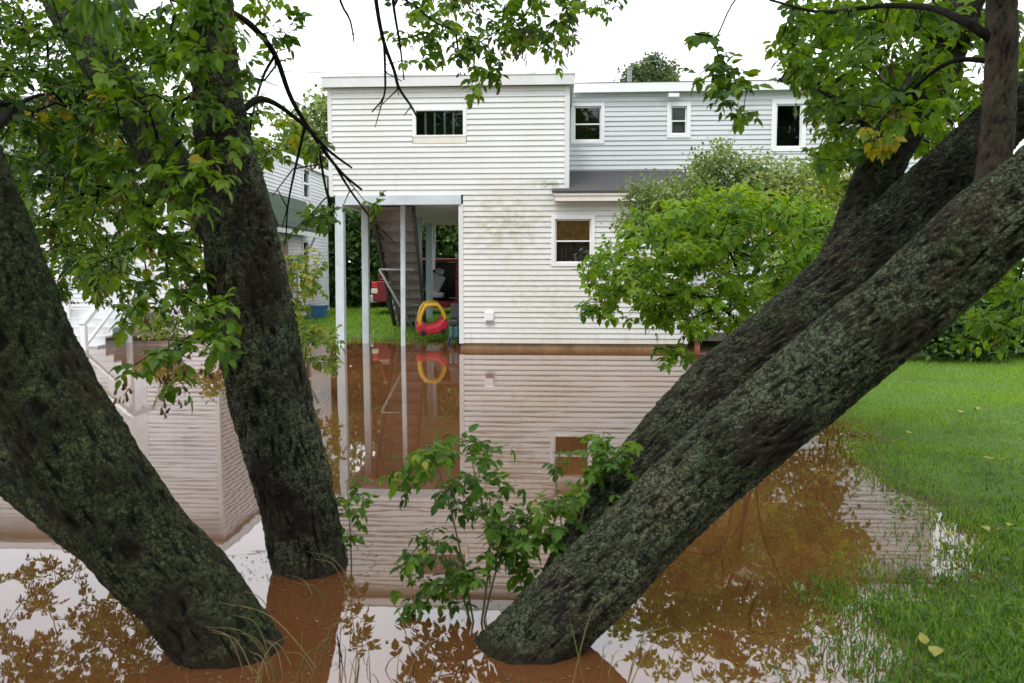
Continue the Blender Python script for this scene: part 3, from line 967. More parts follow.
w2 = (HF.front(666.8, 120, YB)[0], HF.front(690.6, 120, YB)[0], HF.front(679, 138, YB)[1], HF.front(679, 102.3, YB)[1])
w3 = (HF.front(771.3, 120, YB)[0], HF.front(806, 120, YB)[0], HF.front(788, 151.4, YB)[1], HF.front(788, 99.5, YB)[1])
siding(gb, (0, YB, 0), (1, 0, 0), (0, -1, 0), 0.05, ZG_TOP, lambda z: [(XR + 0.01 if z > Z_SHED_TOP - 0.25 else XE - 0.4, GX1 - 0.06)], [w1, w2, w3], zref=Z_BOT)
siding(gb, (GX1, YB, 0), (0, 1, 0), (1, 0, 0), 0.05, ZG_TOP, lambda z: [(0.02, DEPTH - YB)], zref=Z_BOT)
gb.poly([(XR, DEPTH, 0), (XR, DEPTH, ZG_TOP), (GX1, DEPTH, ZG_TOP), (GX1, DEPTH, 0)])
go = gb.build('wall', M['siding_blue'], house); go['label'] = 'set back wall of blue grey lapped siding'

class Each:
    """every box a mesh of its own"""
    def __init__(self): self.b = []
    def box(self, a, b): self.b.append(MB().box(a, b)); return self
    def beam(self, *a, **k): self.b.append(MB().beam(*a, **k)); return self
    def build(self, name, mat, parent, bevel=0.0):
        for m in self.b: o = m.build(name, mat, parent, bevel=bevel)
        return o
t = Each()     # corner boards
t.box((XL - 0.02, -0.022, Z_BEAM1 - 0.02), (XL + 0.06, 0.06, Z_TOP))
t.box((XR - 0.075, -0.024, Z_EAVE1 + 0.02), (XR + 0.018, 0.06, Z_TOP))
t.box((XP - 0.012, -0.024, Z_BOT - 0.01), (XP + 0.078, 0.06, Z_BEAM0 + 0.01))
t.box((XE - 0.075, -0.024, Z_BOT), (XE + 0.015, 0.06, Z_EAVE0))
t.box((GX1 - 0.07, YB - 0.024, 0.05), (GX1 + 0.015, YB + 0.06, ZG_TOP))
t.build('corner_board', M['trim'], house, bevel=0.004)
t = MB()     # roof edge of the pale part
t.box((XL - 0.10, -0.13, Z_TOP - 0.005), (XR + 0.10, -0.10, Z_FAS))
t.box((XL - 0.10, -0.10, Z_TOP), (XL - 0.07, DEPTH, Z_FAS)); t.box((XR + 0.07, -0.10, Z_TOP), (XR + 0.10, DEPTH, Z_FAS))
t.box((XL - 0.07, -0.099, Z_TOP + 0.012), (XR + 0.07, 0.0, Z_TOP + 0.03))
t.build('fascia', M['trim'], house, bevel=0.004)
t = MB()
t.box((XL - 0.115, -0.145, Z_FAS), (XR + 0.115, DEPTH + 0.1, Z_FAS + 0.018))
t.box((XL - 0.069, -0.098, Z_TOP + 0.031), (XR + 0.069, DEPTH, Z_FAS - 0.003))
t.beam((XL - 0.08, -0.1, Z_TOP + 0.02), (XL - 0.30, 0.1, Z_TOP + 0.17), 0.03, 0.05)      # bent end of the side gutter
t.build('roof', M['trim'], house)
t = MB()     # roof edge of the blue-grey part, falling slightly to the left
zl = HF.front(574.5, 83.6, YB - 0.15)[1]; zr = HF.front(786, 80.4, YB - 0.15)[1]
sl = (zr - zl) / (HF.front(786, 80, YB)[0] - HF.front(574, 83, YB)[0])
for (ya, yb, zt, zb_) in ((YB - 0.18, YB - 0.15, 0.0, -0.19),):
    xa, xb = XR + 0.102, GX1 + 0.2
    za, zb2 = zl, zl + sl * (xb - xa)
    n = len(t.v)
    t.v += [(xa, ya, za + zb_), (xb, ya, zb2 + zb_), (xb, ya, zb2), (xa, ya, za), (xa, yb, za + zb_), (xb, yb, zb2 + zb_), (xb, yb, zb2), (xa, yb, za)]
    for q in ((0, 1, 2, 3), (7, 6, 5, 4), (0, 4, 5, 1), (1, 5, 6, 2), (2, 6, 7, 3), (3, 7, 4, 0)): t.f.append(tuple(n + i for i in q))
    zs = za + zb_ + 0.02; ze = zb2 + zb_ + 0.02
    t.poly([(xa, yb, zs), (xb, yb, ze), (xb, YB + 0.01, ze), (xa, YB + 0.01, zs)])
t.build('fascia', M['clean_white'], house)
t = MB()
t.poly([(xa, YB - 0.19, za + 0.012), (xb, YB - 0.19, zb2 + 0.012), (xb, DEPTH, zb2 + 0.25), (xa, DEPTH, za + 0.25)])
t.poly([(xa, YB - 0.19, za + 0.002), (xa, DEPTH, za + 0.24), (xb, DEPTH, zb2 + 0.24), (xb, YB - 0.19, zb2 + 0.002)])
t.build('roof', M['grey_shingle'], house)
xv, zv = HF.front(674, 94.5, YB - 0.2)
MB().box((xv - 0.11, YB - 0.20, zv - 0.045), (xv + 0.11, YB - 0.12, zv + 0.03)).build('soffit_vent', M['clean_white'], house, bevel=0.004)
xc, zc = HF.front(629.5, 80, YB + 1.5)
ch = MB(); ch.tube([(xc, YB + 1.5, zc - 0.3), (xc, YB + 1.5, HF.front(629.5, 69, YB + 1.5)[1])], 0.055, 12); ch.tube([(xc, YB + 1.5, HF.front(629.5, 69.5, YB + 1.5)[1]), (xc, YB + 1.5, HF.front(629.5, 67.8, YB + 1.5)[1])], 0.068, 12)
ch.build('vent_pipe', M['meter'], house, smooth=False)

# lean-to roof and its eave
xe0 = HF.front(552, 188, -0.3)[0]; ze_f = HF.front(600, 190.6, -0.3)[1]
t = MB()
rise = (Z_SHED_TOP - ze_f) / (YB + 0.3)
def shed_z(y): return ze_f + rise * (y + 0.3)
for th, flip in ((0.0, False), (-0.035, True)):
    for (a0, a1, y0, y1) in ((XR + 0.021, XE + 0.15, -0.30, YB - 0.016), (xe0, XR + 0.021, -0.30, -0.026)):
        q = [(a0, y0, shed_z(y0) + th), (a1, y0, shed_z(y0) + th), (a1, y1, shed_z(y1) + th), (a0, y1, shed_z(y1) + th)]
        t.poly(q[::-1] if flip else q)
t.poly([(xe0, -0.30, ze_f - 0.035), (XE + 0.15, -0.30, ze_f - 0.035), (XE + 0.15, -0.30, ze_f), (xe0, -0.30, ze_f)])
t.poly([(xe0, -0.30, ze_f - 0.035), (xe0, -0.30, ze_f), (xe0, -0.02, shed_z(-0.02)), (xe0, -0.02, shed_z(-0.02) - 0.035)])
t.poly([(XE + 0.15, -0.30, ze_f - 0.035), (XE + 0.15, YB, shed_z(YB) - 0.035), (XE + 0.15, YB, shed_z(YB)), (XE + 0.15, -0.30, ze_f)])
t.build('lean_to_roof', M['shingle'], house)
t = MB()
t.box((xe0 + 0.03, -0.285, ze_f - 0.085), (XE + 0.10, -0.255, ze_f - 0.037))
t.box((xe0 + 0.05, -0.262, ze_f - 0.185), (XE + 0.08, -0.235, ze_f - 0.083))
t.box((xe0 + 0.06, -0.234, ze_f - 0.175), (XE + 0.07, -0.017, ze_f - 0.155))
t.build('eave', M['eave'], house, bevel=0.004)
xs, _ = HF.front(685.5, 165, YB - 0.35)
MB().tube([(xs, YB - 0.35, shed_z(YB - 0.35) - 0.02), (xs, YB - 0.35, shed_z(YB - 0.35) + 0.12)], 0.022, 10).build('plumbing_stub', M['black_plastic'], house)

# foundation, porch beam, ceiling, posts
t = MB()
t.box((XP + 0.01, 0.02, -0.4), (XE, 0.15, Z_BOT - 0.002)); t.box((XP + 0.012, 0.15, -0.4), (XP + 0.14, DEPTH, Z_BOT - 0.002))
t.box((XE - 0.14, 0.15, -0.4), (XE - 0.002, YB, Z_BOT - 0.002)); t.box((XE, YB + 0.02, -0.4), (GX1, YB + 0.15, 0.05))
t.build('foundation', M['concrete'], house)
xb0 = HF.front(336, 200)[0]
t = MB()
t.box((xb0, -0.055, Z_BEAM0), (XP + 0.04, 0.09, Z_BEAM1 - 0.002))
t.box((xb0, 0.09, Z_BEAM0 + 0.002), (xb0 + 0.14, DEPTH, Z_BEAM1 - 0.004))
t.build('porch_beam', M['post_blue'], house, bevel=0.006)
t = MB(); t.box((xb0 + 0.141, 0.091, Z_BEAM0 + 0.05), (XP - 0.02, DEPTH, Z_BEAM0 + 0.07))
t.build('porch_ceiling', M['ceiling'], house)
Z_CEIL = Z_BEAM0 + 0.05
def post(px_top, px_bot, yl, w, mat, ztop, zbot=-0.35):
    x0 = HF.front(px_top, 205, yl)[0]; x1 = HF.front(px_bot, 335, yl)[0]
    b = MB(); b.beam((x1, yl, zbot), (x0, yl, ztop), w, w, up=(0, 1, 0))
    return b.build('post', mat, house, bevel=0.006)
post(340.0, 341.0, 0.02, 0.165, M['post_blue'], Z_BEAM0 - 0.002)
post(365.2, 366.2, 1.1, 0.135, M['post_blue'], Z_CEIL - 0.002)
post(402.9, 403.2, 0.62, 0.09, M['post_blue'], Z_CEIL - 0.002)
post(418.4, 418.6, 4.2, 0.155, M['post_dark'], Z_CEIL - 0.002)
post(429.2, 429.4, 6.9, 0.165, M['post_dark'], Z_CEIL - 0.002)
post(434.2, 434.4, 7.3, 0.06, M['trim'], Z_CEIL - 0.002, 1.55)

# stair seen from underneath, going up towards us under the porch
st = Each(); sg = Each()
yt, yb_ = 0.75, 4.5
xa_t, xb_t = HF.front(373.5, 222, yt)[0], HF.front(412, 222, yt)[0]
xa_b, xb_b = HF.front(397, 325, yb_)[0], HF.front(425, 325, yb_)[0]
zt_, zb_ = Z_CEIL - 0.05, 0.05
ns = 13
for i in range(ns):
    f0, f1 = i / ns, (i + 1) / ns
    y0, y1 = yt + (yb_ - yt) * f0, yt + (yb_ - yt) * f1
    z0, z1 = zt_ + (zb_ - zt_) * f1, zt_ + (zb_ - zt_) * f0
    x0, x1 = xa_t + (xa_b - xa_t) * f0, xb_t + (xb_b - xb_t) * f0
    st.box((x0, y1 - 0.02, z0 + 0.012), (x1, y1, z1 - 0.012))                    # riser board
    st.box((x0, y0 - 0.02, z1 - 0.012), (x1, y1 + 0.01, z1 + 0.018))             # tread
st.build('stair_tread', M['wood_grey'], house)
sg.beam((xa_t - 0.03, yt, zt_), (xa_b - 0.03, yb_, zb_ - 0.05), 0.05, 0.24)
sg.beam((xb_t + 0.03, yt, zt_), (xb_b + 0.03, yb_, zb_ - 0.05), 0.05, 0.24)
sg.build('stair_stringer', M['wood_dark'], house)
pp = MB()
a = HF.front(379.5, 269.5, 1.55); b = HF.front(413.5, 269.5, 1.55); c = HF.front(414, 330.5, 2.1)
pp.tube([(a[0], 1.55, a[1]), (b[0], 1.55, b[1])], 0.022, 8)
pp.tube([(a[0], 1.55, a[1]), (c[0], 2.1, c[1])], 0.028, 8)
pp.build('pipe_rail', M['pipe'], house, smooth=True)

# windows of the pale part
def slider(parent, w, y):
    x0, x1, z0, z1 = w
    f = MB(); tr = 0.07; zs = z0 + 0.12
    f.box((x0, y - 0.03, zs), (x0 + tr, y + 0.07, z1)); f.box((x1 - tr, y - 0.03, zs), (x1, y + 0.07, z1))
    f.box((x0 + tr, y - 0.03, z1 - tr), (x1 - tr, y + 0.07, z1)); f.box((x0 + tr, y - 0.03, zs), (x1 - tr, y + 0.07, zs + 0.035))
    fo = f.build('window', M['clean_white'], parent, bevel=0.004)
    MB().box((x0 + 0.01, y - 0.022, z0), (x1 - 0.01, y + 0.05, zs - 0.002)).build('sill', M['cream'], fo, bevel=0.004)
    g = MB(); g.box((x0 + tr, y + 0.02, zs + 0.035), (x1 - tr, y + 0.024, z1 - tr)); g.build('pane', M['glass'], fo)
    bx = MB(); a0, a1, b0, b1, q = x0 + tr, x1 - tr, zs + 0.035, z1 - tr, 0.5
    bx.poly([(a0, y + q, b0), (a1, y + q, b0), (a1, y + q, b1), (a0, y + q, b1)])
    for (p1, p2) in (((a0, b0), (a1, b0)), ((a1, b0), (a1, b1)), ((a1, b1), (a0, b1)), ((a0, b1), (a0, b0))):
        bx.poly([(p1[0], y + 0.07, p1[1]), (p2[0], y + 0.07, p2[1]), (p2[0], y + q, p2[1]), (p1[0], y + q, p1[1])])
    bx.build('reveal', M['interior'], fo)
    s = MB()
    for k in range(1, 5):
        xx = a0 + (a1 - a0) * k / 5 + random.uniform(-0.01, 0.01)
        s.box((xx - 0.018, y + 0.026, b0 + 0.001), (xx + 0.018, y + 0.032, b1 - 0.03))
    s.build('blind_slat', M['blind'], fo)
    return fo
slider(house, win_up, 0.0)
sash_window(house, *win_lo, 0.0, trim=0.07, rail=0.49, upper='wood_blind', lower='brown_curtain', label='lower window with amber shade over a brown curtain')
sash_window(house, *w1, YB, trim=0.075, rail=0.47, label='dark two pane window beside the corner board')
sash_window(house, *w2, YB, trim=0.085, rail=0.46, upper='blind', lower='blind', label='small window with a pale blind')
sash_window(house, *w3, YB, trim=0.095, kind='single', rail=0.5, label='dark single pane window')
xv0, zv1 = HF.front(484.3, 311.2, -0.02); xv1, zv0 = HF.front(494.6, 323.2, -0.02)
vb = MB(); vb.box((xv0, -0.025, zv0), (xv1, -0.014 + 0.012, zv1)); vb.box((xv0 + 0.02, -0.085, zv0 + 0.05), (xv1 - 0.02, -0.026, zv1 - 0.015))
vb.build('dryer_vent', M['clean_white'], house, bevel=0.01)
MB().box((xv0 + 0.035, -0.082, zv0 + 0.022), (xv1 - 0.035, -0.03, zv0 + 0.049)).build('vent_flap', M['meter'], house)

# deck beside the lean-to, half hidden by the bush
dk = empty('deck', HF.world(XE + 0.12, 0.1, 0), -HF.psi)
tag(dk, 'low deck with white baluster railing beside the house, behind the bush', 'deck')
dz = HF.front(715, 333, 0)[1]
b = MB()
for k in range(14):
    b.box((0.0, 0.02 + k * 0.135, dz - 0.04), (3.4, 0.145 + k * 0.135, dz))
b.build('floor', M['stair_white'], dk)
MB().box((0.0, -0.02, dz - 0.16), (3.4, 0.015, dz + 0.003)).build('shade_skirt', M['wood_dark'], dk)  # dark colour stands for the shaded void under the deck
b = Each()
for k in range(5):
    b.box((0.05 + k * 0.80, 0.02, -0.3), (0.15 + k * 0.80, 0.12, dz - 0.05))
b.build('support', M['brick'], dk)
b = Each(); b.box((0.02, 0.0, dz + 0.82), (3.4, 0.08, dz + 0.87)); b.box((0.02, 0.01, dz + 0.07), (3.4, 0.07, dz + 0.11))
b.build('rail', M['clean_white'], dk)
b = Each()
for k in range(25): b.box((0.05 + k * 0.135, 0.02, dz + 0.111), (0.09 + k * 0.135, 0.06, dz + 0.819))
b.build('baluster', M['clean_white'], dk)

# ---- the neighbour's house on the left
LF = Frame(217, 17.8, 3.2)
nb = empty('neighbour_house', LF.O, -LF.psi)
tag(nb, 'white lapped neighbouring house behind the left trunks, with grey hipped roof and side door hood', 'house')
LD = LF.side(327.5, 250)[0]; LW = -11.5
LH = 4.62
yw0, zw1 = LF.side(301.5, 166); yw1, zw0 = LF.side(309.5, 201)
yl0, zl1 = LF.side(301.5, 239); yl1, zl0 = LF.side(309.5, 286)
lw1 = (yw0, yw1, zw0, zw1); lw2 = (yl0, yl1, zl0, zl1)
fw = (-4.85, -3.95, 2.65, 3.95); fw2 = (-9.6, -8.7, 2.65, 3.95); fd = (-2.55, -1.65, 0.62, 2.68)
b = MB()
siding(b, (0, 0, 0), (1, 0, 0), (0, -1, 0), 0.05, LH, lambda z: [(LW, -0.06)], [fw, fw2, fd])
siding(b, (0, 0, 0), (0, 1, 0), (1, 0, 0), 0.05, LH, lambda z: [(0.06, LD)], [lw1, lw2])
b.poly([(LW, LD, 0), (LW, LD, LH), (0, LD, LH), (0, LD, 0)]); b.poly([(LW, 0, 0), (LW, 0, LH), (LW, LD, LH), (LW, LD, 0)])
b.build('wall', M['siding_left'], nb)
b = Each(); b.box((-0.07, -0.024, 0.0), (0.022, 0.062, LH)); b.box((-0.05, LD - 0.06, 0.0), (0.022, LD + 0.02, LH))
b.build('corner_board', M['trim'], nb)
b = MB(); b.box((LW + 0.02, 0.02, -0.3), (-0.02, LD - 0.02, 0.05)); b.build('foundation', M['concrete'], nb)
ov = 0.32
ovs = 0.10; b = MB()
b.box((LW - ov, -ov, LH), (ovs, LD + ov, LH + 0.03)); b.box((LW - ov, -ov - 0.02, LH - 0.02), (ovs, -ov, LH + 0.16)); b.box((ovs, -ov - 0.02, LH - 0.02), (ovs + 0.02, LD + ov, LH + 0.16))
b.build('eave', M['clean_white'], nb)
rz = LH + 0.165
b = MB(); mx0, mx1, my = LW + 3.5, -4.0, LD / 2; tz = rz + 1.55
A = [(LW - ov - 0.03, -ov - 0.03, rz), (ovs + 0.03, -ov - 0.03, rz), (ovs + 0.03, LD + ov + 0.03, rz), (LW - ov - 0.03, LD + ov + 0.03, rz)]
p, q = (mx0, my, tz), (mx1, my, tz)
b.poly([A[0], A[1], q, p]); b.poly([A[1], A[2], q]); b.poly([A[2], A[3], p, q]); b.poly([A[3], A[0], p]); b.poly(A[::-1])
b.build('roof', M['grey_shingle'], nb)
sash_window(nb, *fw, 0.0, lower='blind', upper='blind'); sash_window(nb, *fw2, 0.0, lower='blind', upper='blind')
def side_window(w):
    y0, y1, z0, z1 = w; tr = 0.09
    f = MB()
    for (a_, b_) in (((y0, z0), (y0 + tr, z1)), ((y1 - tr, z0), (y1, z1)), ((y0 + tr, z1 - tr), (y1 - tr, z1)), ((y0 + tr, z0), (y1 - tr, z0 + tr)), ((y0 + tr, (z0 + z1) / 2 - 0.03), (y1 - tr, (z0 + z1) / 2 + 0.03))):
        f.box((-0.06, a_[0], a_[1]), (0.035, b_[0], b_[1]))
    fo = f.build('window', M['clean_white'], nb)
    MB().box((-0.03, y0 + tr, z0 + tr), (-0.026, y1 - tr, z1 - tr)).build('pane', M['glass'], fo)
    MB().box((-0.30, y0 + 0.01, z0 + 0.01), (-0.27, y1 - 0.01, z1 - 0.01)).build('reveal', M['interior'], fo)
side_window(lw1); side_window(lw2)
d = MB(); d.box((fd[0], -0.02, fd[2]), (fd[1], 0.05, fd[3])); d = d.build('door', M['stair_white'], nb, bevel=0.004)
MB().tube([(fd[1] - 0.1, -0.025, 1.6), (fd[1] - 0.1, -0.09, 1.6)], 0.03, 10).build('handle', M['pipe'], d)
# side door and its shingled hood
yh0 = LF.side(266, 232)[0]; yh1 = LF.side(306, 232)[0]
zh_t = LF.side(285, 196)[1]; zh_b = LF.side(285, 232)[1] + 0.12
b = MB(); pr = 0.34
for th in (0, -0.07):
    q = [(0.016, yh0, zh_t + th), (0.016, yh1, zh_t + th), (pr, yh1, zh_b + th), (pr, yh0, zh_b + th)]
    b.poly(q[::-1] if th == 0 else q)
b.poly([(0.016, yh0, zh_t), (pr, yh0, zh_b), (pr, yh0, zh_b - 0.07), (0.016, yh0, zh_t - 0.07)])
b.poly([(0.016, yh1, zh_t), (0.016, yh1, zh_t - 0.07), (pr, yh1, zh_b - 0.07), (pr, yh1, zh_b)])
b.build('door_hood', M['green_shingle'], nb)
b = MB(); b.box((pr - 0.03, yh0 - 0.02, zh_b - 0.19), (pr + 0.02, yh1 + 0.02, zh_b - 0.072)); b.beam((0.02, yh0 + 0.05, zh_b - 0.75), (pr - 0.05, yh0 + 0.05, zh_b - 0.2), 0.06, 0.06); b.beam((0.02, yh1 - 0.05, zh_b - 0.75), (pr - 0.05, yh1 - 0.05, zh_b - 0.2), 0.06, 0.06)
b.build('hood_bracket', M['clean_white'], nb)
yd = (yh0 + yh1) / 2
MB().box((0.0145, yd - 0.9, 0.3), (0.03, yd - 0.05, 2.35)).build('door', M['brown_curtain'], nb)
ym, zm = LF.side(290, 262)
for k in range(2):
    b = MB(); b.box((0.016, ym - 0.2 + k * 0.45, zm - 0.2), (0.14, ym + 0.06 + k * 0.45, zm + 0.2)); b.tube([(0.14, ym - 0.07 + k * 0.45, zm + 0.05), (0.22, ym - 0.07 + k * 0.45, zm + 0.05)], 0.10, 14)
    b.tube([(0.07, ym - 0.07 + k * 0.45, zm - 0.2), (0.07, ym - 0.07 + k * 0.45, 0.4)], 0.025, 8)
    b.build('electric_meter', M['meter'], nb)

# front steps of the neighbour's house, running down into the water
fs = empty('front_steps', LF.world(-2.1, -0.03, 0), -LF.psi)
tag(fs, 'pale wooden front steps with two white handrails going down into the water, left', 'steps')
b = MB()
W2 = 0.62
b.box((-W2 - 0.3, -1.0, 0.62), (W2 + 0.3, -0.0, 0.70))
for k in range(5):
    b.box((-W2, -1.0 - 0.28 * (k + 1), 0.50 - 0.165 * k), (W2, -1.0 - 0.28 * k, 0.54 - 0.165 * k))
    b.box((-W2, -1.0 - 0.28 * k - 0.005, 0.54 - 0.165 * k), (W2, -1.0 - 0.28 * k + 0.012, 0.66 - 0.165 * k))
b.build('tread', M['stair_white'], fs)
for sx in (-W2 - 0.03, W2 + 0.03):
    b = MB()
    b.beam((sx, -1.0, 1.55), (sx, -2.65, 0.48), 0.10, 0.09); b.beam((sx, -0.05, 1.55), (sx, -1.0, 1.55), 0.10, 0.09)
    b.beam((sx, -2.60, -0.35), (sx, -2.60, 0.47), 0.10, 0.10, up=(0, 1, 0)); b.beam((sx, -1.0, -0.3), (sx, -1.0, 1.5), 0.10, 0.10, up=(0, 1, 0))
    b.beam((sx, -1.0, 1.1), (sx, -2.6, 0.06), 0.05, 0.06)
    b.build('handrail', M['clean_white'], fs, bevel=0.006)

# ------------------------------------------------------------------ things under and behind the porch
# red minivan with its side door open, seen from its side
VY = 24.2
vx0 = P(371, 290, VY).x
vz0 = float(ground_z(np.array([vx0 + 2]), np.array([VY]))[0])
van = empty('minivan', (vx0, VY, vz0))
tag(van, 'red minivan with its side door slid open and a grey seat inside, behind the porch', 'van')
b = MB()
b.prism([(0.05, 0.42), (0.45, 0.38), (0.52, 0.62), (0.78, 0.76), (1.05, 0.62), (1.12, 0.30), (1.45, 0.30), (1.45, 0.98), (1.45, 1.02), (0.20, 1.02), (0.06, 0.80)], 0, 1.75)
b.prism([(0.20, 1.021), (1.449, 1.021), (1.449, 1.10), (0.23, 1.10)], 0.02, 1.73)
b.box((1.451, 0.0, 0.22), (2.55, 0.06, 0.40)); b.box((1.451, 0.061, 0.22), (2.55, 1.70, 0.36)); b.box((1.451, 1.701, 0.22), (2.55, 1.75, 1.10))
b.prism([(2.551, 0.22), (3.15, 0.24), (3.22, 0.55), (3.5, 0.72), (3.85, 0.60), (3.92, 0.30), (4.45, 0.32), (4.55, 0.6), (4.40, 0.92), (3.35, 1.05), (2.551, 1.05)], 0, 1.75)
b.box((0.30, 0.05, 1.62), (2.95, 1.70, 1.70))
for (xa_, xb2, ww) in ((0.24, 0.42, 0.11), (1.36, 1.40, 0.09), (2.60, 2.62, 0.11)):
    for yy in (0.0, 1.64): b.beam((xa_, yy + 0.055, 1.10), (xb2, yy + 0.055, 1.63), 0.09, ww, up=(0, 1, 0))
b.beam((3.45, 0.08, 1.03), (2.85, 0.12, 1.64), 0.07, 0.09); b.beam((3.45, 1.67, 1.03), (2.85, 1.63, 1.64), 0.07, 0.09)
b.build('body', M['red_paint'], van, bevel=0.035)
b = Each(); b.box((0.47, 0.05, 1.105), (1.32, 0.07, 1.60)); b.box((0.47, 1.68, 1.105), (1.32, 1.70, 1.60)); b.box((2.68, 0.05, 1.06), (2.95, 0.07, 1.60)); b.box((0.33, 0.12, 1.105), (0.35, 1.63, 1.58))
b.build('window', M['glass'], van)
b = MB(); b.box((-0.06, 0.04, 0.36), (0.18, 1.71, 0.60)); b.build('bumper', M['pipe'], van, bevel=0.04)
b = MB(); b.box((0.00, -0.012, 0.64), (0.20, 0.10, 0.80)); b.build('tail_light', M['tail_white'], van, bevel=0.02)
b = MB(); b.box((0.015, -0.010, 0.802), (0.20, 0.10, 1.0)); b.build('tail_light', M['tail_red'], van, bevel=0.02)
for wx in (0.79, 3.53):
    for wy in (0.02, 1.53):
        ty = MB(); ty.tube([(wx, wy, 0.31), (wx, wy + 0.2, 0.31)], 0.31, 24)
        ty = ty.build('wheel', M['rubber'], van, bevel=0.02)
        rm = MB(); rm.tube([(wx, wy - 0.012, 0.31), (wx, wy + 0.05, 0.31)], 0.19, 20); rm.build('rim', M['rim'], ty, bevel=0.01)
b = MB()
b.box((1.66, 0.35, 0.50), (2.16, 0.90, 0.66)); b.beam((1.70, 0.62, 0.62), (1.95, 0.62, 1.24) if False else (1.98, 0.62, 1.22), 0.50, 0.15, up=(0, 1, 0))
b.beam((1.99, 0.62, 1.23), (2.05, 0.62, 1.40), 0.26, 0.10, up=(0, 1, 0))
b.build('seat', M['seat_grey'], van, bevel=0.05)
b = MB(); b.box((1.452, 0.07, 0.362), (2.55, 1.68, 0.40)); b.box((1.46, 1.62, 0.41), (2.54, 1.69, 1.60)); b.box((1.452, 0.3, 0.42), (1.50, 1.6, 1.55))
b.build('cabin_lining', M['black_plastic'], van)

# child's ride-in toy car, tipped over at the water's edge
TY = 17.0
tc = empty('toy_car', P(432.5, 331.5, TY))
tag(tc, "child's red and yellow ride-in plastic toy car at the water's edge under the porch", 'toy car')
tc.rotation_euler = (R(8), R(-4), R(12))
b = MB()
prof = [(-0.34, 0.05), (-0.28, -0.02), (0.22, -0.02), (0.31, 0.08), (0.33, 0.24), (0.22, 0.30), (0.10, 0.17), (-0.12, 0.15), (-0.22, 0.24), (-0.33, 0.20)]
b.prism(prof, -0.20, 0.20)
b.build('body', M['toy_red'], tc, bevel=0.045)
b = MB()
for yy in (-0.17, 0.17):
    b.tube(catmull([(-0.27, yy, 0.19), (-0.235, yy, 0.40), (-0.13, yy, 0.58), (0.02, yy, 0.61), (0.14, yy, 0.58), (0.24, yy, 0.42), (0.27, yy, 0.27)], 5), 0.036, 10)
b.box((-0.14, -0.18, 0.585), (0.14, 0.18, 0.635))
b.build('roof_frame', M['toy_yellow'], tc, smooth=True)
for wx in (-0.22, 0.20):
    for wy in (-0.235, 0.185):
        MB().tube([(wx, wy, 0.03), (wx, wy + 0.05, 0.03)], 0.06, 16).build('wheel', M['rubber'], tc, bevel=0.01)

# teal push tricycle beside the corner board
kx = P(453.0, 345, 16.4)
tk = empty('push_tricycle', (kx.x, 16.4, -0.08))
tag(tk, 'teal and black push tricycle with blue wheels against the white corner board', 'tricycle')
b = MB()
b.box((-0.07, -0.10, 0.22), (0.11, 0.20, 0.46)); b.build('storage_box', M['teal'], tk, bevel=0.03)
b = MB(); b.box((-0.09, -0.12, 0.48), (0.11, 0.22, 0.60)); b.beam((0.02, 0.2, 0.60), (0.04, 0.26, 0.92), 0.2, 0.06, up=(0, 1, 0)); b.build('seat', M['black_plastic'], tk, bevel=0.03)
b = MB(); b.tube([(0.02, 0.22, 0.3), (0.02, 0.40, 0.75), (0.02, 0.48, 1.02)], 0.016, 8); b.tube([(-0.1, 0.48, 1.02), (0.14, 0.48, 1.02)], 0.018, 8); b.tube([(0.0, -0.26, 0.12), (0.0, -0.12, 0.5)], 0.02, 8); b.build('handlebar', M['black_plastic'], tk, smooth=True)
for (wx, wy) in ((-0.09, 0.14), (0.11, 0.14), (0.0, -0.26)):
    w_ = MB().tube([(wx - 0.025, wy, 0.12), (wx + 0.025, wy, 0.12)], 0.12, 18).build('wheel', M['rubber'], tk, bevel=0.012)
    MB().tube([(wx - 0.032, wy, 0.12), (wx + 0.032, wy, 0.12)], 0.065, 14).build('rim', M['blue'], w_, bevel=0.008)

# recycling bin by the neighbour's far corner
bp = P(317, 318, 23.2)
rb = empty('recycling_bin', (bp.x, 23.2, float(ground_z(np.array([bp.x]), np.array([23.2]))[0])))
tag(rb, "small blue recycling bin beside the neighbour's side wall", 'bin')
b = MB(); n = 0
for (z_, s_) in ((0, 0.19), (0.34, 0.23)):
    b.v += [(-s_ * 1.2, -s_, z_), (s_ * 1.2, -s_, z_), (s_ * 1.2, s_, z_), (-s_ * 1.2, s_, z_)]
for q in ((0, 1, 5, 4), (1, 2, 6, 5), (2, 3, 7, 6), (3, 0, 4, 7), (0, 3, 2, 1)): b.f.append(q)
b.box((-0.30, -0.25, 0.34), (0.30, -0.225, 0.375)); b.box((-0.30, 0.225, 0.34), (0.30, 0.25, 0.375)); b.box((-0.30, -0.224, 0.34), (-0.275, 0.224, 0.375)); b.box((0.275, -0.224, 0.34), (0.30, 0.224, 0.375))
b.build('tub', M['blue'], rb)

# the wire across the sky
wp = [P(470, 76, 30), P(560, 69.5, 32), P(655, 61, 34), P(760, 52, 36), P(900, 38, 38)]
tag(MB().tube(catmull([P(100, 66, 24)] + wp + [P(1200, 5, 42)], 6), 0.014, 6).build('overhead_wire', M['wire']), 'thin overhead wire crossing the white sky above the roofs', 'wire')

# ------------------------------------------------------------------ big trees
DSC = 1.0
def path(*pts): return [P(x, y, d * DSC) for x, y, d in pts]
def bank(p, dz=0.45):
    """continue a stem's first point down to the bed of the flood"""
    return [p[0] + (p[0] - p[1]).normalized() * dz] + p

def upper(n, xr, yr, zr, keepout=0.40):
    out = []
    while len(out) < n:
        p = (random.uniform(*xr), random.uniform(*yr), random.uniform(*zr))
        if p[1] > 0.3 and (p[2] - CZ) / p[1] < keepout: continue
        out.append(p)
    return out

